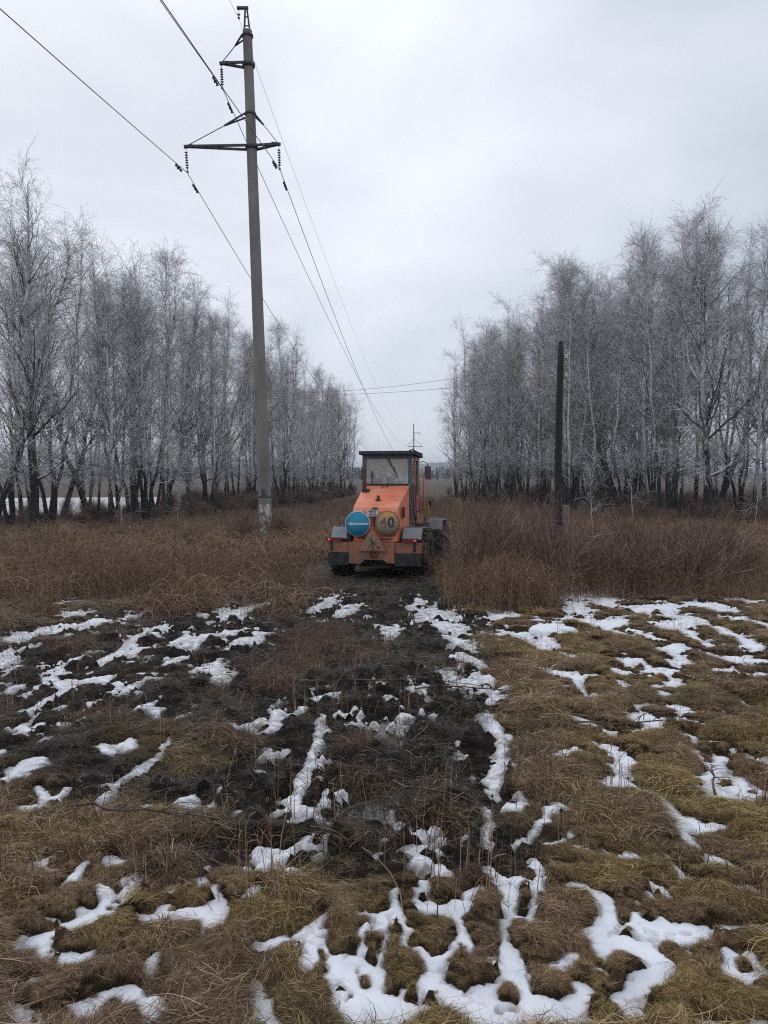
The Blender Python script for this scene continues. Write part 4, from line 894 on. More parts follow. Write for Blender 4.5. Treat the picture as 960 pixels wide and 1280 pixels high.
# the next poles along the line
def next_pole(x, y, topz, s, label, mirror=True):
    p = empty('power_pole', (x, y, 0), (0, 0, yawL), label, 'pole'); 
    link('shaft', lathe('shaft', [(0, -.5), (.33, -.5), (.20, topz), (0, topz + .02)], M_CONC, seg=12), p)
    m = 1 if mirror else -1; zl = topz - 8.8 * s; zu = topz - 3.6 * s
    bar('crossarm', (-2.2, 0, zl), (3.4, 0, zl), .22, M_STEEL, p); bar('crossarm', (0, 0, zu), (2.6 * m, 0, zu), .22, M_STEEL, p)
    bar('tie_rod', (0, 0, zl + 3.0), (3.3, 0, zl + .1), .12, M_STEEL, p); bar('tie_rod', (0, 0, zl + 3.0), (-2.6, 0, zl + .1), .12, M_STEEL, p)
    for q_ in ((-2.1, zl), (3.3, zl), (2.5, zu)): bar('insulator_string', (q_[0], 0, q_[1]), (q_[0], 0, q_[1] - 1.1), .1, M_INS, p)
    return p
D2 = 300.0; X2 = (517 - 480) / F * D2; T2 = (HZ - 530) / F * D2 + EYE
next_pole(X2, D2, T2, 1.0, 'distant power pole with crossarms showing above the machine cab roof')
next_pole((576 - 480) / F * 900, 900, (HZ - 574) / F * 900 + EYE, .9, 'farthest tiny power pole in the hazy gap, right of the mirror')
# conductors: one span toward the viewer and beyond, one span ahead
def catenary(a, b, sag, n=60):
    a = Vector(a); b = Vector(b); return [tuple(a.lerp(b, i / n) + Vector((0, 0, -4 * sag * (i / n) * (1 - i / n)))) for i in range(n + 1)]
offs = [(-2.98, T2 - 8.8 - 1.1), (1.22, T2 - 8.8 - 1.1), (2.5, T2 - 3.6 - 1.1), (0, T2)]
wl = [('lower left conductor, running in from the upper left corner of the photo', .016, 9.2, 9.0), ('lower right conductor, passing behind the pole to its short arm', .016, 9.2, 9.0), ('upper conductor, hung from the single upper arm', .016, 9.2, 9.0), ('thin earth wire from the very top of the concrete pole', .008, 7.5, 8.4)]
for i, tp in enumerate(tips):
    lab, rad, sg1, sg2 = wl[i]
    back = Vector((tp.x - 18.2, tp.y - 297, tp.z + 1.0)); ahead = Vector((X2 + offs[i][0], D2, offs[i][1]))
    w_ = empty('overhead_wire', tp, (0, 0, 0), lab, 'wire', 'high voltage wires of the power line')
    for nm, e_, sg in (('span', back, sg1), ('span', ahead, sg2)):
        pts = np.array(catenary((0, 0, 0), e_ - tp, sg)); link(nm, tube_mesh(nm, [(pts, rad)], M_WIRE, 5), w_)
        if i < 3:
            for dd in (1.0, 1.35) if True else ():
                f_ = dd / (e_ - tp).length; k_ = Vector(catenary((0, 0, 0), e_ - tp, sg, 300)[1]) * (dd / ((e_ - tp).length / 300))
                bm = bmesh.new(); add_box(bm, -.02, .02, -.02, .02, -.10, 0); add_box(bm, -.045, .045, -.20, -.09, -.15, -.06); add_box(bm, -.045, .045, .09, .20, -.15, -.06); add_box(bm, -.012, .012, -.1, .1, -.115, -.095)
                link('vibration_damper', bm_mesh('damper', bm, M_STEEL), w_, k_)

# ------------------------------------------------------------------ wooden pole, its stub and the crossing wires
t = MT('tarred_wood'); a = t.noise(3, 6, .65, stretch=(6, 6, .35)); t.col(t.ramp(a, [(.3, (.012, .011, .011)), (.7, (.045, .041, .040))])).rough(.85).bump(a, .6, .02); M_TAR = t.m
WD = 21.5; wx = (697 - 480) / F * WD; wz0 = float(gz(wx, WD)[0]); wtop = zat(427, WD) - wz0
wp = empty('wooden_pole', (wx, WD, wz0 - .1), (0, R(.3), 0), 'black tarred wooden pole with two insulators on its right side', 'pole')
zs = np.linspace(-.2, wtop + .1, 14); P = np.stack([.012 * np.sin(zs * 1.3), 0 * zs, zs], -1)[None]; rad = np.interp(zs, [0, wtop], [.118, .085])[None].copy(); rad[0, -1] *= .85
v, q = tubes(P, rad, 14); V2 = np.concatenate([v, [[0, 0, wtop + .11]]]); nq = np.array([(len(v) - 14 + i, len(v) - 14 + (i + 1) % 14, len(v), len(v)) for i in range(14)])
bm = bmesh.new(); vs = [bm.verts.new(p) for p in V2]
for f_ in q: bm.faces.new([vs[i] for i in f_])
for i in range(14): bm.faces.new((vs[len(v) - 14 + i], vs[len(v) - 14 + (i + 1) % 14], vs[len(v)]))
link('pole_shaft', bm_mesh('pole_shaft', bm, M_TAR, True), wp)
M_PORC = simple('porcelain', (.5, .5, .5), (.68, .68, .67), 5, .3)
zi = []
for py in (449, 472):
    z_ = zat(py, WD) - wz0 + .1; zi.append(z_)
    h_ = link('hook', tube_mesh('hook', [([(.07, 0, z_ - .03), (.15, 0, z_ - .03), (.17, 0, z_ + .0), (.17, 0, z_ + .05)], .011)], M_STEEL, 6), wp)
    link('insulator', lathe('insulator', [(0, 0), (.045, 0), (.048, .03), (.03, .05), (.04, .07), (.032, .11), (0, .12)], M_PORC, seg=14), h_, (.17, 0, z_ + .02))
sb = empty('pole_stub', (wx + .20, WD - .15, wz0 - .1), (0, 0, 0), 'pale weathered concrete stub strapped to the foot of the black pole', 'stub')
link('stub_post', boxes('stub_post', [(-.085, .085, -.09, .09, -.2, 1.95)], M_CONC, .015), sb)
link('wire_strap', lathe('strap', [(0, -.02), (.27, -.02), (.27, .02), (0, .02)], M_STEEL, seg=20), sb, (-.12, .08, 1.5)).scale = (1, .6, 1)
LOWB = []
for i, z_ in enumerate(zi):      # sag and far end fitted to where the wires cross the gap and the concrete pole
    a = Vector((wx + .17, WD, wz0 - .1 + z_ + .08)); best = None
    for bz in np.arange(4, 13, .1):
        for sg in np.arange(.2, 3.0, .1):
            e_ = 0
            for px, py in (((500, 483), (330, 490), (620, 474)) if i == 0 else ((500, 488), (330, 494.5), (620, 482))):
                k_ = (px - 480) / F; t_ = (a.x - k_ * a.y) / (k_ * (31 - a.y) - (-24 - a.x)); z3 = a.z + (bz - a.z) * t_ - 4 * sg * t_ * (1 - t_); y3 = a.y + (31 - a.y) * t_
                e_ += (z3 - zat(py, y3)) ** 2
            if best is None or e_ < best[0]: best = (e_, bz, sg)
    LOWB.append(best[1:])
for i, z_ in enumerate(zi):
    a = Vector((wx + .17, WD, wz0 - .1 + z_ + .08)); b = Vector((-24, 31, LOWB[i][0])); c = Vector((46, 13, a.z + .3))
    w_ = empty('low_wire', a, (0, 0, 0), ('upper' if i == 0 else 'lower') + ' of two thin wires crossing the clearing from the wooden pole', 'wire', 'thin wires on the wooden pole')
    for e_, sg in ((b, LOWB[i][1]), (c, .7)): link('span', tube_mesh('span', [(np.array(catenary((0, 0, 0), e_ - a, sg)), .0048)], M_WIRE, 5), w_)
# the pole these wires run to, standing off to the left outside the frame, is left out

# ------------------------------------------------------------------ fallen branches and bits of wood
def twig_thing(px, py, L_, rz, seed, label, r=.009):
    g = np.random.default_rng(seed); x, y = hit(px, py); z_ = float(gz(x, y)[0]) + .05
    K = 9; s = np.linspace(0, 1, K); main = np.stack([(s - .5) * L_, np.cumsum(g.normal(0, .02, K)) * L_, .02 + .05 * np.sin(s * 3) + g.normal(0, .008, K)], -1)
    L2, R2, _, _ = grow(g, main[None], (r * (1 - .7 * s))[None], 6, (.2, .9), (25, 50), (.2 * L_, .4 * L_), 0, 5, .6); L2[..., 2] = np.clip(L2[..., 2], .0, .12)
    paths = [(main, r * (1 - .7 * s))] + [(L2[i], R2[i]) for i in range(6)]
    return tag(link('fallen_branch', tube_mesh('fallen_branch', paths, M_BR, 5), None, (x, y, z_), (0, 0, rz)), label, 'branch')
M_BR = simple('wet_dead_branch', (.05, .036, .028), (.15, .12, .10), 20, .7)
twig_thing(893, 972, .50, 1.2, 1, 'forked dark twig standing out of the snow loop at the right')
twig_thing(800, 908, 1.5, -.05, 2, 'long thin dark branch lying across snow right of the track')
twig_thing(560, 1015, .7, -.5, 3, 'muddy stick lying in the churned track bottom right')
twig_thing(455, 1010, .55, .8, 4, 'short pale stick crossing the middle of the churned track')
twig_thing(520, 860, 1.3, -.15, 5, 'thin branch pressed into the mud halfway to the machine')
twig_thing(180, 1068, .9, -.35, 6, 'bare twiggy branch over dark grass in the lower left')
twig_thing(600, 868, 1.2, -.2, 7, 'stick at the right rim of the track beside the straw')
# raised slab of snow lying on the grass
x, y = hit(692, 793); bm = bmesh.new()
g = np.random.default_rng(9); ring = [(math.cos(a) * .29 * (1 + .16 * g.normal()), math.sin(a) * .34 * (1 + .12 * g.normal())) for a in np.linspace(0, 6.28, 15)[:-1]]
lo = [bm.verts.new((p[0] * 1.02, p[1] * 1.02, -.06)) for p in ring]; mi_ = [bm.verts.new((p[0] * 1.04, p[1] * 1.04, .05)) for p in ring]; hi = [bm.verts.new((p[0] * .92, p[1] * .92, .085 + g.normal() * .006)) for p in ring]; ce = bm.verts.new((0, 0, .095)); n = len(ring)
for i in range(n):
    j = (i + 1) % n; bm.faces.new((lo[i], lo[j], mi_[j], mi_[i])); bm.faces.new((mi_[i], mi_[j], hi[j], hi[i])); bm.faces.new((hi[i], hi[j], ce))
tag(link('snow_slab', bm_mesh('snow_slab', bm, M_SNOW, True), None, (x, y, float(gz(x, y)[0]) + .04)), 'thick raised slab of snow on the grass right of the track', 'snow slab')
# ------------------------------------------------------------------ the wheeled machine
def paint(name, base, faded, dirt=(.13, .10, .075), lo=.50, hi=.72, rough=.55, sc=3.0, splash=0.0):
    t = MT(name); a = t.noise(sc, 6, .62); b = t.noise(sc * 7, 5, .65); c = t.mix(t.ramp(t.noise(1.3, 3), [(.35, (0,)*3), (.65, (1,)*3)]), base, faded)
    ff = t.math('ADD', t.math('MULTIPLY', a, .6), t.math('MULTIPLY', b, .4))
    if splash:      # mud thrown up from the wheels, thicker low on the body
        tc_ = t.node('ShaderNodeTexCoord'); s_ = t.node('ShaderNodeSeparateXYZ'); t.l.new(tc_.outputs['Object'], s_.inputs[0]); ff = t.math('ADD', ff, t.math('MULTIPLY', t.math('SUBTRACT', 1.25, s_.outputs[2]), splash))
    f = t.ramp(ff, [(lo, (0,)*3), (hi, (1,)*3)])
    c = t.mix(f, c, dirt); ch = t.ramp(t.noise(40, 3, .5), [(.70, (0,)*3), (.74, (1,)*3)]); c = t.mix(t.math('MULTIPLY', ch, .7), c, (.06, .045, .04))
    t.col(c).rough(rough).bump(b, .15, .01); return t.m
M_OR = paint('faded_orange_paint', (.68, .175, .085), (.74, .28, .18), lo=.47, hi=.70, splash=.05)
M_ORD = paint('dirty_orange_paint', (.55, .12, .055), (.60, .20, .12), (.17, .11, .075), lo=.40, hi=.66, splash=.14)
M_GREY = paint('dusty_grey_paint', (.20, .22, .24), (.26, .28, .30), (.16, .14, .12))
M_CAB = paint('dark_cab_paint', (.060, .075, .095), (.10, .12, .145), (.12, .11, .10), lo=.55, hi=.8)
M_BLK = simple('black_steel', (.012, .012, .014), (.045, .043, .042), 6, .65)
M_RIM = paint('muddy_rim', (.20, .06, .03), (.25, .10, .06), (.05, .04, .03), lo=.35, hi=.6)
M_TYRE = simple('muddy_tyre_rubber', (.014, .014, .015), (.075, .062, .05), 5, .85, .4)
M_RUST = simple('rusty_steel', (.06, .028, .02), (.16, .07, .045), 14, .85)
M_BEI = simple('beige_headliner', (.62, .53, .46), (.74, .66, .58), 22, .9)
M_BLI = simple('beige_blind_fabric', (.56, .42, .33), (.74, .60, .49), 30, .9)
_n = M_BLI.node_tree; _t = _n.nodes.new('ShaderNodeBsdfTranslucent'); _t.inputs[0].default_value = (.80, .68, .58, 1); _m = _n.nodes.new('ShaderNodeMixShader'); _m.inputs[0].default_value = .6
_n.links.new(_n.nodes['Principled BSDF'].outputs[0], _m.inputs[1]); _n.links.new(_t.outputs[0], _m.inputs[2]); _n.links.new(_m.outputs[0], _n.nodes['Material Output'].inputs[0])
M_SEAT = simple('grey_seat_cloth', (.05, .055, .065), (.10, .105, .12), 10, .9)
M_YEL = simple('yellow_paint', (.55, .36, .05), (.62, .44, .10), 5, .6)
t = MT('dusty_glass'); n = t.n; tr = t.node('ShaderNodeBsdfTransparent'); gl = t.node('ShaderNodeBsdfGlossy'); df = t.node('ShaderNodeBsdfDiffuse'); m1 = t.node('ShaderNodeMixShader'); m2 = t.node('ShaderNodeMixShader')
tr.inputs[0].default_value = (.92, .95, .95, 1); gl.inputs[1].default_value = .04; df.inputs[0].default_value = (.55, .46, .40, 1); m1.inputs[0].default_value = .10
dn = t.ramp(t.math('ADD', t.math('MULTIPLY', t.noise(6, 5, .6), .6), t.math('MULTIPLY', t.noise(60, 3, .6), .4)), [(.44, (.03,)*3), (.66, (.26,)*3)])
t.l.new(tr.outputs[0], m1.inputs[1]); t.l.new(gl.outputs[0], m1.inputs[2]); t.l.new(dn, m2.inputs[0]); t.l.new(m1.outputs[0], m2.inputs[1]); t.l.new(df.outputs[0], m2.inputs[2]); t.l.new(m2.outputs[0], n['Material Output'].inputs[0])
M_GLASS = t.m
def emis(name, c, s):
    t = MT(name); t.col(c).rough(.3); t.b.inputs['Emission Color'].default_value = (*c, 1); t.b.inputs['Emission Strength'].default_value = s; return t.m
M_LENS = simple('red_lens', (.16, .010, .012), (.24, .02, .02), 10, .25); M_LIT = emis('lit_red_lamp', (1.0, .10, .09), 0.6)
M_BLUE = paint('sign_blue', (.010, .22, .38), (.03, .27, .42), (.06, .12, .15), lo=.62, hi=.9, rough=.4)
M_SW = simple('sign_white', (.42, .50, .52), (.56, .62, .62), 12, .5)
t = MT('mud_washed_yellow_sign'); a = t.noise(2.2, 4); sx_ = t.node('ShaderNodeSeparateXYZ'); tc_ = t.node('ShaderNodeTexCoord'); t.l.new(tc_.outputs['Object'], sx_.inputs[0])
mr = t.node('ShaderNodeMapRange'); mr.inputs[1].default_value = -.15; mr.inputs[2].default_value = .30; t.l.new(sx_.outputs[2], mr.inputs[0])
f = t.math('ADD', mr.outputs[0], t.math('MULTIPLY', t.math('SUBTRACT', a, .5), 1.6)); c = t.ramp(f, [(.2, (.34, .28, .20)), (.6, (.40, .28, .14)), (1.0, (.62, .30, .05))])
c = t.mix(t.ramp(t.noise(14, 5, .6), [(.52, (0,)*3), (.68, (1,)*3)]), c, (.20, .155, .11)); t.col(c).rough(.7); M_SY = t.m
M_SRED = paint('faded_sign_red', (.34, .075, .03), (.42, .16, .07), (.22, .15, .10), lo=.40, hi=.62)
M_SBLK = simple('sign_black', (.035, .034, .032), (.09, .08, .07), 20, .6)
M_SDIRT = paint('muddied_sign_face', (.30, .17, .10), (.36, .20, .12), (.16, .125, .09), lo=.40, hi=.62)
M_PLATE = simple('plate_white', (.50, .49, .47), (.66, .65, .62), 18, .5)
LZ = float(base_h(np.array([-.2]), np.array([20.6]))[0])
YAW, PIT = R(-11), R(-2.6)
LD = empty('wheel_loader', (-.26, 19.75, LZ + .04), (PIT, 0, YAW), 'faded orange wheeled loader seen from behind with road signs on its back', 'loader')
def P_(name, me, parent=None, loc=None, rot=None, label=None):
    o = link(name, me, parent or LD, loc, rot)
    if label: o['label'] = label
    return o
# counterweight and bumper
P_('counterweight', prism('counterweight', [(-.66, .93), (-.66, .37), (-.36, .35), (-.23, .47), (.25, .47), (.34, .39), (.54, .39), (.54, .93)], 'y', -.05, .55, M_ORD, .018), label='dented orange counterweight with a notch below')
for s, w in ((-1, 1.21), (1, 1.21)):
    a0, a1 = (-1.21, -.672) if s < 0 else (.552, 1.21)
    bp = P_('bumper_panel', boxes('bumper_panel', [(a0, a1, 0, .38, .655, .915)], M_ORD, .012))
    P_('access_step', boxes('access_step', [(a0 - .01, a1, -.02, .40, .33, .645)], M_BLK, .02), label='black bumper step box')
    x0 = -1.25 if s < 0 else .74; x1 = -.84 if s < 0 else 1.15
    lt = P_('tail_light', boxes('tail_light', [(x0, x1, -.055, .02, .93, 1.035)], M_BLK, .01))
    n_ = 3; wd = (x1 - x0 - .02) / n_
    for i in range(n_):
        lit = (s < 0 and i == 0) or (s > 0 and i == 2)
        q0 = x0 + .01 + i * wd
        P_('lamp_lens', boxes('lamp_lens', [(q0 + .004, q0 + wd - .004, -.066, -.052, .942, 1.023)], M_LENS, .004), lt)
        if lit: P_('lit_bulb', lathe('lit_bulb', [(0, -.012), (.022, -.008), (.026, 0), (0, .001)], M_LIT, 'y', 12), lt, (q0 + wd * .4, -.066, .985))
    P_('lamp_bracket', boxes('lamp_bracket', [((-1.16, -1.10, -.03, .02, .70, .93) if s < 0 else (1.02, 1.08, -.03, .02, .70, .93))], M_BLK))
P_('tow_hitch', boxes('tow_hitch', [(-.10, .10, -.13, -.05, .56, .60), (-.10, .10, -.13, -.05, .69, .73), (-.10, -.06, -.10, -.05, .55, .76), (.06, .10, -.10, -.05, .55, .76), (-.02, .02, -.12, -.08, .53, .78)], M_RUST, .004))
# hood
bm = bmesh.new()
def ring_(y, z0, z1, w0, w1): return [(-w0, y, z0), (w0, y, z0), (w1, y, z1), (-w1, y, z1)]
secs = [ring_(.07, .935, 1.72, .56, .60), ring_(.14, .935, 1.83, .58, .595), ring_(.30, .935, 1.90, .60, .60), ring_(1.62, 1.0, 2.44, .66, .64)]
vs = [[bm.verts.new(p) for p in s_] for s_ in secs]
bm.faces.new(vs[0][::-1]); bm.faces.new(vs[-1])
for a_, b_ in zip(vs[:-1], vs[1:]):
    for i in range(4): bm.faces.new((a_[i], a_[(i+1) % 4], b_[(i+1) % 4], b_[i]))
bmesh.ops.recalc_face_normals(bm, faces=bm.faces); bevel(bm, .035, 3)
P_('hood', bm_mesh('hood', bm, M_OR, False), label='sloping faded salmon orange engine hood')
def hz(y): return 1.90 + (y - .30) * (2.44 - 1.90) / 1.32
P_('hood_seam', boxes('hood_seam', [(-.60, .60, .060, .066, 1.60, 1.615), (-.012, .0, .060, .066, 1.0, 1.60)], M_RUST))
P_('filler_cap', lathe('filler_cap', [(0, .12), (.035, .12), (.045, .07), (.05, .02), (.08, .015), (.08, -.02), (0, -.02)], M_RUST, seg=14), None, (-.02, .58, hz(.58) + .01), label='rusty cap standing on the hood')
P_('hood_handle', tube_mesh('hood_handle', [([(-.09, 1.43, hz(1.43) - .01), (-.09, 1.42, hz(1.43) + .05), (.07, 1.42, hz(1.43) + .05), (.07, 1.43, hz(1.43) - .01)], .016)], M_BLK, 6))
P_('hood_latch', boxes('hood_latch', [(-.07, .07, .045, .10, 1.775, 1.825)], M_BLK, .01), None, (0, 0, 0))
P_('rear_grille', boxes('rear_grille', [(-.07, .07, .055, .066, 1.36 + i * .035, 1.375 + i * .035) for i in range(4)] + [(-.45, -.18, .035, .055, 1.02, 1.045), (.12, .45, .035, .055, 1.0, 1.02)], M_BLK))
ex = P_('exhaust_pipe', tube_mesh('exhaust_pipe', [([(-.53, 1.22, 2.18), (-.53, 1.22, 2.55), (-.53, 1.22, 2.82), (-.55, 1.16, 2.90)], [.045, .045, .038, .036])], M_RUST, 12)); P_('exhaust_base', boxes('exhaust_base', [(-.58, -.40, 1.1, 1.32, 2.20, 2.335)], M_BLK, .01), ex)
for y_ in (.45, .60, .75): P_('side_vent', boxes('side_vent', [(.628, .664, y_, y_ + .035, 1.55, 1.85)], M_RUST), None, None, (0, 0, 0))
P_('flank_skirt', boxes('flank_skirt', [(-.70, .70, .45, 1.6, .75, 1.02)], M_BLK, .02))
# fenders and wheels
def fender(s, y0, zt, ln, x0, x1, rear=True):
    pts = [(y0 - .06, zt - .30), (y0 - .03, zt - .30), (y0 + .28, zt - .015), (y0 + .32, zt - .03), (y0 + ln, zt - .03), (y0 + ln, zt), (y0 + .27, zt), (y0 + .24, zt - .01)]
    pts = [(y0 - .06, zt - .30), (y0 + .20, zt), (y0 + ln, zt), (y0 + ln, zt - .035), (y0 + .22, zt - .035), (y0 - .03, zt - .31)]
    xa, xb = (x0, x1) if s > 0 else (-x1, -x0)
    f_ = P_('fender', prism('fender', pts, 'x', xa, xb, M_GREY, .008)); xs2 = (xb - .02, xb) if s > 0 else (xa, xa + .02)
    P_('fender_lip', prism('fender_lip', [(y0 - .06, zt - .36), (y0 + .20, zt - .06), (y0 + ln, zt - .06), (y0 + ln, zt - .012), (y0 + .21, zt - .012), (y0 - .05, zt - .31)], 'x', xs2[0] + .004 * s, xs2[1] + .004 * s, M_BLK), f_)
    if rear: P_('tread_plate', boxes('tread_plate', [(xa + .05 * (s < 0) , xb - .05 * (s > 0), y0 + .26, y0 + .95, zt + .004, zt + .02)], M_BLK, .004), f_)
for s in (-1, 1): fender(s, .22, 1.31, 1.35, .70, 1.20)
def wheel(x, y, z, steer=0.0):
    w_ = P_('wheel', lathe('hub_disc', [(0, -.13), (.10, -.13), (.14, -.08), (.27, -.06), (.31, -.10), (.33, -.20), (.33, .20), (.31, .12), (.2, .06), (0, .06)], M_RIM, 'x', 28), None, (x + (.05 if x > 0 else 0), y, z), (0, 0, steer + (0 if x < 0 else math.pi)))
    prof = [(.335, -.19), (.42, -.235), (.56, -.235), (.615, -.205), (.635, -.14), (.64, 0), (.635, .14), (.615, .205), (.56, .235), (.42, .235), (.335, .19)]
    t_ = P_('tyre', lathe('tyre', prof, M_TYRE, 'x', 40), w_)
    bm = bmesh.new()
    for i in range(22):
        for sd_ in (-1, 1):
            a = 2 * math.pi * (i + .25 * sd_) / 22
            M_ = Matrix.Rotation(a, 4, 'X') @ Matrix.Translation((sd_ * .115, 0, .645)) @ Matrix.Rotation(sd_ * .5, 4, 'Z')
            b_ = [M_ @ Vector(p) for p in ((-.13, -.032, -.03), (.13, -.032, -.03), (.13, .032, -.03), (-.13, .032, -.03), (-.12, -.024, .035), (.12, -.024, .035), (.12, .024, .035), (-.12, .024, .035))]
            v_ = [bm.verts.new(p) for p in b_]
            for f_ in ((0,3,2,1),(4,5,6,7),(0,1,5,4),(1,2,6,5),(2,3,7,6),(3,0,4,7)): bm.faces.new([v_[k] for k in f_])
    P_('tyre_lugs', bm_mesh('tyre_lugs', bm, M_TYRE), w_)
    bm = bmesh.new()
    for i in range(10):
        a = 2 * math.pi * i / 10; bmesh.ops.create_cone(bm, cap_ends=True, segments=6, radius1=.016, radius2=.016, depth=.04, matrix=Matrix.Translation((-.14, .2 * math.cos(a), .2 * math.sin(a))) @ Matrix.Rotation(math.pi/2, 4, 'Y'))
    P_('wheel_nuts', bm_mesh('wheel_nuts', bm, M_RUST), w_)
    return w_
for s in (-1, 1): wheel(s * 1.06, 1.02, .62)
# trailing grass caught on the right rear wheel and fender
g = np.random.default_rng(12); paths = []
for i in range(60):
    x_ = 1.06 + g.uniform(-.22, .26); y0_ = .36 + g.uniform(-.02, .12); z0_ = g.uniform(.55, 1.0); L_ = g.uniform(.25, .6)
    paths.append(([(x_, y0_, z0_), (x_ + g.normal(0, .03), y0_ - .06, z0_ - L_ * .5), (x_ + g.normal(0, .06), y0_ - .05 + g.normal(0, .03), max(z0_ - L_, .04))], .005))
P_('caught_grass', tube_mesh('caught_grass', paths, simple('muddy_straw', (.10, .085, .06), (.26, .23, .18), 9, .9), 3), label='strands of muddy grass hanging from the right rear wheel')
# cab
CX, CY0, CY1, CZ0, CZ1 = .70, 1.66, 2.95, 1.35, 3.30
cab = P_('cab', boxes('cab_lower', [(-CX, CX, CY0, CY0 + .05, CZ0, 2.47), (-CX, -CX + .05, CY0 + .05, CY1, CZ0, 2.10), (CX - .05, CX, CY0 + .05, CY0 + .30, CZ0, 2.20), (-CX, CX, CY1 - .05, CY1, CZ0, 2.20), (-CX + .05, CX - .05, CY0 + .05, CY1 - .05, CZ0, CZ0 + .05)], M_CAB, .006), label='dark blue grey cab with grimy windows')
for x_, y_ in ((-CX, CY0), (CX - .10, CY0), (-CX, CY1 - .08), (CX - .08, CY1 - .08)): P_('cab_pillar', boxes('cab_pillar', [(x_ - .003, x_ + .103, y_ - .004, y_ + .09, 2.05, CZ1)], M_CAB, .01), cab)
P_('window_header', boxes('window_header', [(-CX + .105, CX - .103, CY0 - .002, CY0 + .06, 3.19, CZ1)], M_CAB, .005), cab); P_('window_sill', boxes('window_sill', [(-CX + .105, CX - .103, CY0 - .012, CY0 + .06, 2.44, 2.495)], M_BLK, .005), cab)
P_('cab_roof', prism('cab_roof', [(CY0 - .16, 3.32), (CY0 - .13, 3.40), (CY1 + .1, 3.44), (CY1 + .16, 3.36), (CY1 + .16, 3.30), (CY0 - .16, 3.30)], 'x', -.78, .80, M_BLK, .012), cab, label='flat black cab roof with overhang')
P_('rear_window', boxes('rear_window', [(-CX + .10, CX - .10, CY0 + .028, CY0 + .034, 2.49, 3.20)], M_GLASS), cab)
P_('wiper', tube_mesh('wiper', [([(.06, CY0 - .01, 3.19), (.12, CY0 - .03, 3.02), (.25, CY0 - .02, 2.78)], .009), ([(.0, CY0 - .01, 3.19), (.08, CY0 - .03, 3.04), (.20, CY0 - .02, 2.90)], .007), ([(.20, CY0 - .025, 2.95), (.29, CY0 - .015, 2.64)], .008)], M_BLK, 5), cab)
P_('side_window', boxes('side_window', [(CX - .03, CX - .024, CY0 + .12, CY1 - .12, 2.22, 3.22)], M_GLASS), cab); P_('side_window', boxes('side_window', [(-CX + .024, -CX + .03, CY0 + .12, CY1 - .12, 2.12, 3.22)], M_GLASS), cab)
P_('windscreen', boxes('windscreen', [(-CX + .10, CX - .10, CY1 - .034, CY1 - .028, 2.22, 3.22)], M_GLASS), cab)
P_('sun_blind', boxes('sun_blind', [(-CX + .10, CX - .10, CY0 + .085, CY0 + .091, 2.80, 3.25)], M_BLI), cab); P_('headliner', boxes('headliner', [(-CX + .06, CX - .06, CY0 + .10, CY1 - .10, 3.262, 3.292)], M_BEI), cab)
st_ = P_('seat', boxes('seat', [(-.08, .42, 2.05, 2.5, 1.75, 1.87)], M_SEAT, .03), cab); P_('backrest', boxes('backrest', [(-.05, .15, 1.98, 2.09, 1.87, 2.66), (.20, .40, 1.98, 2.09, 1.87, 2.55)], M_SEAT, .03), st_)
P_('control_box', boxes('control_box', [(-.52, -.30, 2.3, 2.6, 1.5, 2.68), (-.20, -.10, 2.55, 2.7, 1.5, 2.72)], M_SEAT, .02), cab)
P_('steering_wheel', lathe('steering_wheel', [(.17, -.012), (.195, -.012), (.195, .012), (.17, .012), (.17, -.012)], M_BLK, seg=20), cab, (.15, 2.72, 2.35), (R(-35), 0, 0))
dr = P_('cab_door', boxes('cab_door', [(CX + .004, CX + .04, CY0 + .32, CY1 - .20, 1.42, 2.18), (CX + .004, CX + .04, CY0 + .32, CY0 + .37, 2.18, 3.22), (CX + .004, CX + .04, CY1 - .25, CY1 - .20, 2.18, 3.22), (CX + .004, CX + .04, CY0 + .37, CY1 - .25, 3.17, 3.22)], M_ORD, .006), label='orange cab door on the right side'); P_('door_handle', boxes('door_handle', [(CX + .05, CX + .08, CY0 + .40, CY0 + .55, 2.02, 2.06)], M_BLK), dr)
P_('hydraulic_hose', tube_mesh('hydraulic_hose', [([(.74, 1.70, 2.50), (.76, 1.62, 2.1), (.78, 1.60, 1.7), (.84, 1.62, 1.42)], .022), ([(.80, 1.72, 2.40), (.82, 1.66, 2.0), (.84, 1.66, 1.5)], .018)], M_BLK, 6))
P_('grab_rail', tube_mesh('grab_rail', [([(.76, 1.86, 3.24), (.86, 1.84, 3.18), (.88, 1.84, 2.6), (.90, 1.84, 1.75), (.80, 1.88, 1.70)], .021)], M_GREY, 8))
P_('grab_rail', tube_mesh('grab_rail', [([(.80, 2.35, 2.75), (.95, 2.35, 2.70), (.96, 2.35, 2.1), (.99, 2.35, 1.45)], .030), ([(.96, 2.35, 2.3), (.99, 2.6, 1.42)], .016)], M_ORD, 8), label='orange handrail at the cab door')
P_('grab_rail', tube_mesh('grab_rail', [([(1.02, 2.45, 2.0), (1.06, 2.45, 1.9), (1.08, 2.5, 1.5)], .014)], M_YEL, 6), label='yellow handrail low at the cab door')
lad = P_('side_ladder', boxes('side_ladder', [(.74, 1.05, 2.05, 2.09, .72, 1.40), (.74, 1.05, 2.75, 2.79, .72, 1.40)] + [(.80, 1.05, 2.09, 2.75, z_, z_ + .03) for z_ in (.75, 1.0, 1.25)], M_BLK, .004))
mr_ = P_('mirror', boxes('mirror', [(.90, 1.07, 2.80, 2.87, 2.66, 3.04)], M_BLK, .03), None, (0, 0, 0)); P_('mirror_glass', boxes('mirror_glass', [(.915, 1.055, 2.790, 2.799, 2.68, 3.02)], simple('mirror_face', (.06, .05, .05), (.12, .10, .09), 10, .2), 0), mr_)
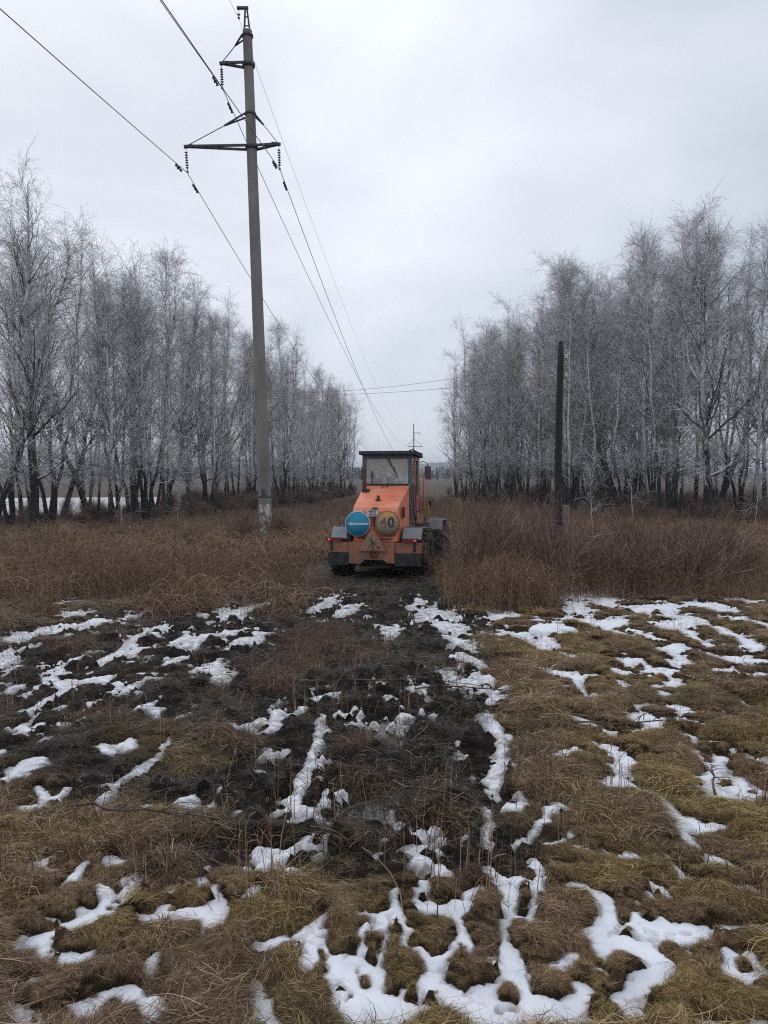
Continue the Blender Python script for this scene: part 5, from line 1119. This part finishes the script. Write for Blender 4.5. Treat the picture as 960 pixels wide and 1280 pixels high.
P_('mirror_arm', tube_mesh('mirror_arm', [([(.72, 2.85, 3.16), (.86, 2.85, 3.18), (.97, 2.84, 3.13), (.985, 2.84, 3.03)], .013)], M_BLK, 6), mr_)
ml = P_('mirror', boxes('mirror', [(-1.0, -.84, 2.85, 2.91, 2.66, 3.02)], M_BLK, .03)); P_('mirror_arm', tube_mesh('mirror_arm', [([(-.70, 2.87, 3.12), (-.92, 2.88, 3.12), (-.92, 2.88, 3.0)], .012)], M_BLK, 6), ml)
P_('antenna_bracket', tube_mesh('antenna_bracket', [([(.62, 1.60, 3.40), (.72, 1.62, 3.44), (.86, 1.66, 3.36)], .02)], M_BLK, 6))
# front frame, arms and bucket
DX = .10
P_('front_frame', boxes('front_frame', [(-.55 + DX, .55 + DX, 3.05, 4.55, .55, 1.25), (-.25, .35, 2.6, 3.05, .6, 1.0)], M_ORD, .02))
for s in (-1, 1):
    xa, xb = sorted((s * .80 + DX, s * 1.27 + DX))
    pts = [(3.30, 1.20), (3.42, 1.50), (4.35, 1.50), (4.50, 1.32), (4.47, 1.31), (4.33, 1.465), (3.44, 1.465), (3.33, 1.20)]
    P_('front_fender', prism('front_fender', pts, 'x', xa, xb, M_GREY, .006)); wheel(s * 1.08 + DX, 3.95, .66, R(-4))
    P_('lift_arm', prism('lift_arm', [(3.5, 1.35), (3.6, 1.62), (4.4, 1.45), (5.35, .55), (5.25, .35), (4.3, 1.15)], 'x', s * .42 + DX - .05, s * .42 + DX + .05, M_ORD, .01))
    hl = P_('head_light', boxes('head_light', [(s * .98 - .09 + DX * 0, s * .98 + .09, 3.02, 3.10, 1.90, 2.02)], M_BLK, .02)); P_('light_bracket', boxes('light_bracket', [(min(s * .62, s * .93), max(s * .62, s * .93), 3.0, 3.05, 1.86, 1.90)], M_ORD, .004), hl)
P_('bucket', prism('bucket', [(5.2, .95), (5.2, .35), (5.35, .14), (6.15, .10), (6.15, .13), (5.42, .20), (5.27, .40), (5.30, .93)], 'x', -1.22 + DX, 1.22 + DX, M_ORD, .006))
P_('rear_axle', tube_mesh('rear_axle', [([(-.9, 1.02, .6), (-.3, 1.02, .6), (0, 1.02, .6), (.3, 1.02, .6), (.9, 1.02, .6)], [.10, .11, .2, .11, .10])], M_BLK, 12)); P_('rear_chassis', boxes('rear_chassis', [(-.78, .78, .42, 2.7, .30, .80)], M_BLK, .02))
# road signs bolted on the back
def disc(name, r, mat, d=.012): return lathe(name, [(0, -d), (r, -d), (r, 0), (0, 0)], mat, 'y', 40)
s1 = P_('road_sign', disc('sign_rim', .330, M_SW), None, (-.43, -.05, 1.40), (0, 0, 0), 'round blue sign with a white arrow pointing left')
P_('sign_face', disc('sign_face', .312, M_BLUE, .004), s1, (0, -.0125, 0))
P_('arrow', prism('arrow', [(-.265, 0), (-.13, .062), (-.15, .026), (.285, .026), (.285, -.026), (-.15, -.026), (-.13, -.062)], 'y', -.004, 0, M_SW), s1, (0, -.0170, 0))
s2 = P_('road_sign', disc('sign_rim', .325, M_SRED), None, (.355, -.06, 1.42), (0, 0, 0), 'round yellow speed sign reading 40, faded red rim, streaked with mud')
P_('sign_face', disc('sign_face', .285, M_SY, .004), s2, (0, -.0125, 0))
a_ = P_('digits', text_mesh('digits', '0', .36, M_SBLK, .014), s2, (.095, -.0180, .012), (math.pi / 2, 0, 0)); M_S4 = simple('faded_digit', (.09, .095, .065), (.20, .18, .12), 9, .7)
P_('digits', text_mesh('digits', '4', .36, M_S4, .010), s2, (-.10, -.0180, .012), (math.pi / 2, 0, 0))
s3 = P_('road_sign', prism('sign_plate', [(-.385, 0), (.385, 0), (0, .62)], 'y', -.012, 0, M_SRED, .003), None, (-.035, -.105, .70), (R(-3), 0, 0), 'mud covered triangular road works sign')
P_('sign_face', prism('sign_face', [(-.325, .035), (.325, .035), (0, .555)], 'y', -.0165, -.0125, M_SDIRT), s3)
bm = bmesh.new()   # digging worker pictogram
def quad2(pts): 
    A = [bm.verts.new((x_, -.0205, z_)) for x_, z_ in pts]; B = [bm.verts.new((x_, -.0170, z_)) for x_, z_ in pts]; bm.faces.new(A); bm.faces.new(B[::-1]); n = len(pts)
    for i in range(n): bm.faces.new((A[i], B[i], B[(i+1) % n], A[(i+1) % n]))
quad2([(-.02 + .028 * math.cos(a), .325 + .028 * math.sin(a)) for a in np.linspace(0, 6.28, 11)[:-1]])
quad2([(-.05, .29), (.0, .30), (.03, .20), (-.02, .18)]); quad2([(-.02, .19), (.02, .20), (-.06, .07), (-.10, .07)]); quad2([(0, .20), (.035, .20), (.06, .07), (.02, .07)]); quad2([(-.03, .28), (.0, .29), (.12, .20), (.11, .185)]); quad2([(-.01, .25), (.17, .10), (.155, .09), (-.02, .235)])
quad2([(.13, .07), (.15, .12), (.19, .13), (.23, .07)])
P_('pictogram', bm_mesh('pictogram', bm, M_SBLK), s3)
pl = P_('number_plate', boxes('number_plate', [(-.145, .145, -.012, 0, -.09, .09)], M_PLATE, .004), None, (-.04, -.02, 1.685))
P_('plate_lettering', text_mesh('plate_lettering', '4337', .105, M_SBLK, .004), pl, (0, -.0150, .038), (math.pi / 2, 0, 0)); P_('plate_lettering', text_mesh('plate_lettering', 'HA 22', .075, M_SBLK, .003), pl, (0, -.0150, -.045), (math.pi / 2, 0, 0))
P_('plate_bracket', boxes('plate_bracket', [(-.05, .05, -.018, .06, 1.50, 1.60)], M_BLK))
P_('sign_bracket', boxes('sign_bracket', [(-.72, -.20, -.035, .06, 1.22, 1.26), (.12, .62, -.045, .06, 1.22, 1.26), (-.72, -.64, -.04, .10, .95, 1.30), (-.30, -.12, -.03, .05, 1.04, 1.12), (-.30, .25, -.095, -.05, .74, .77)], M_BLK, .004))

# ------------------------------------------------------------------ the damp air
t = MT('damp_air'); t.n.remove(t.b); pv = t.node('ShaderNodeVolumePrincipled'); pv.inputs['Color'].default_value = (.80, .86, .95, 1); pv.inputs['Density'].default_value = HAZE = 0.00045
t.l.new(pv.outputs[0], t.n['Material Output'].inputs['Volume'])
hzm = boxes('haze', [(-4300, 4300, -1000, 4400, -2.5, 52)], t.m)
tag(link('haze', hzm), 'thin damp air over the field', None, None, 'stuff')
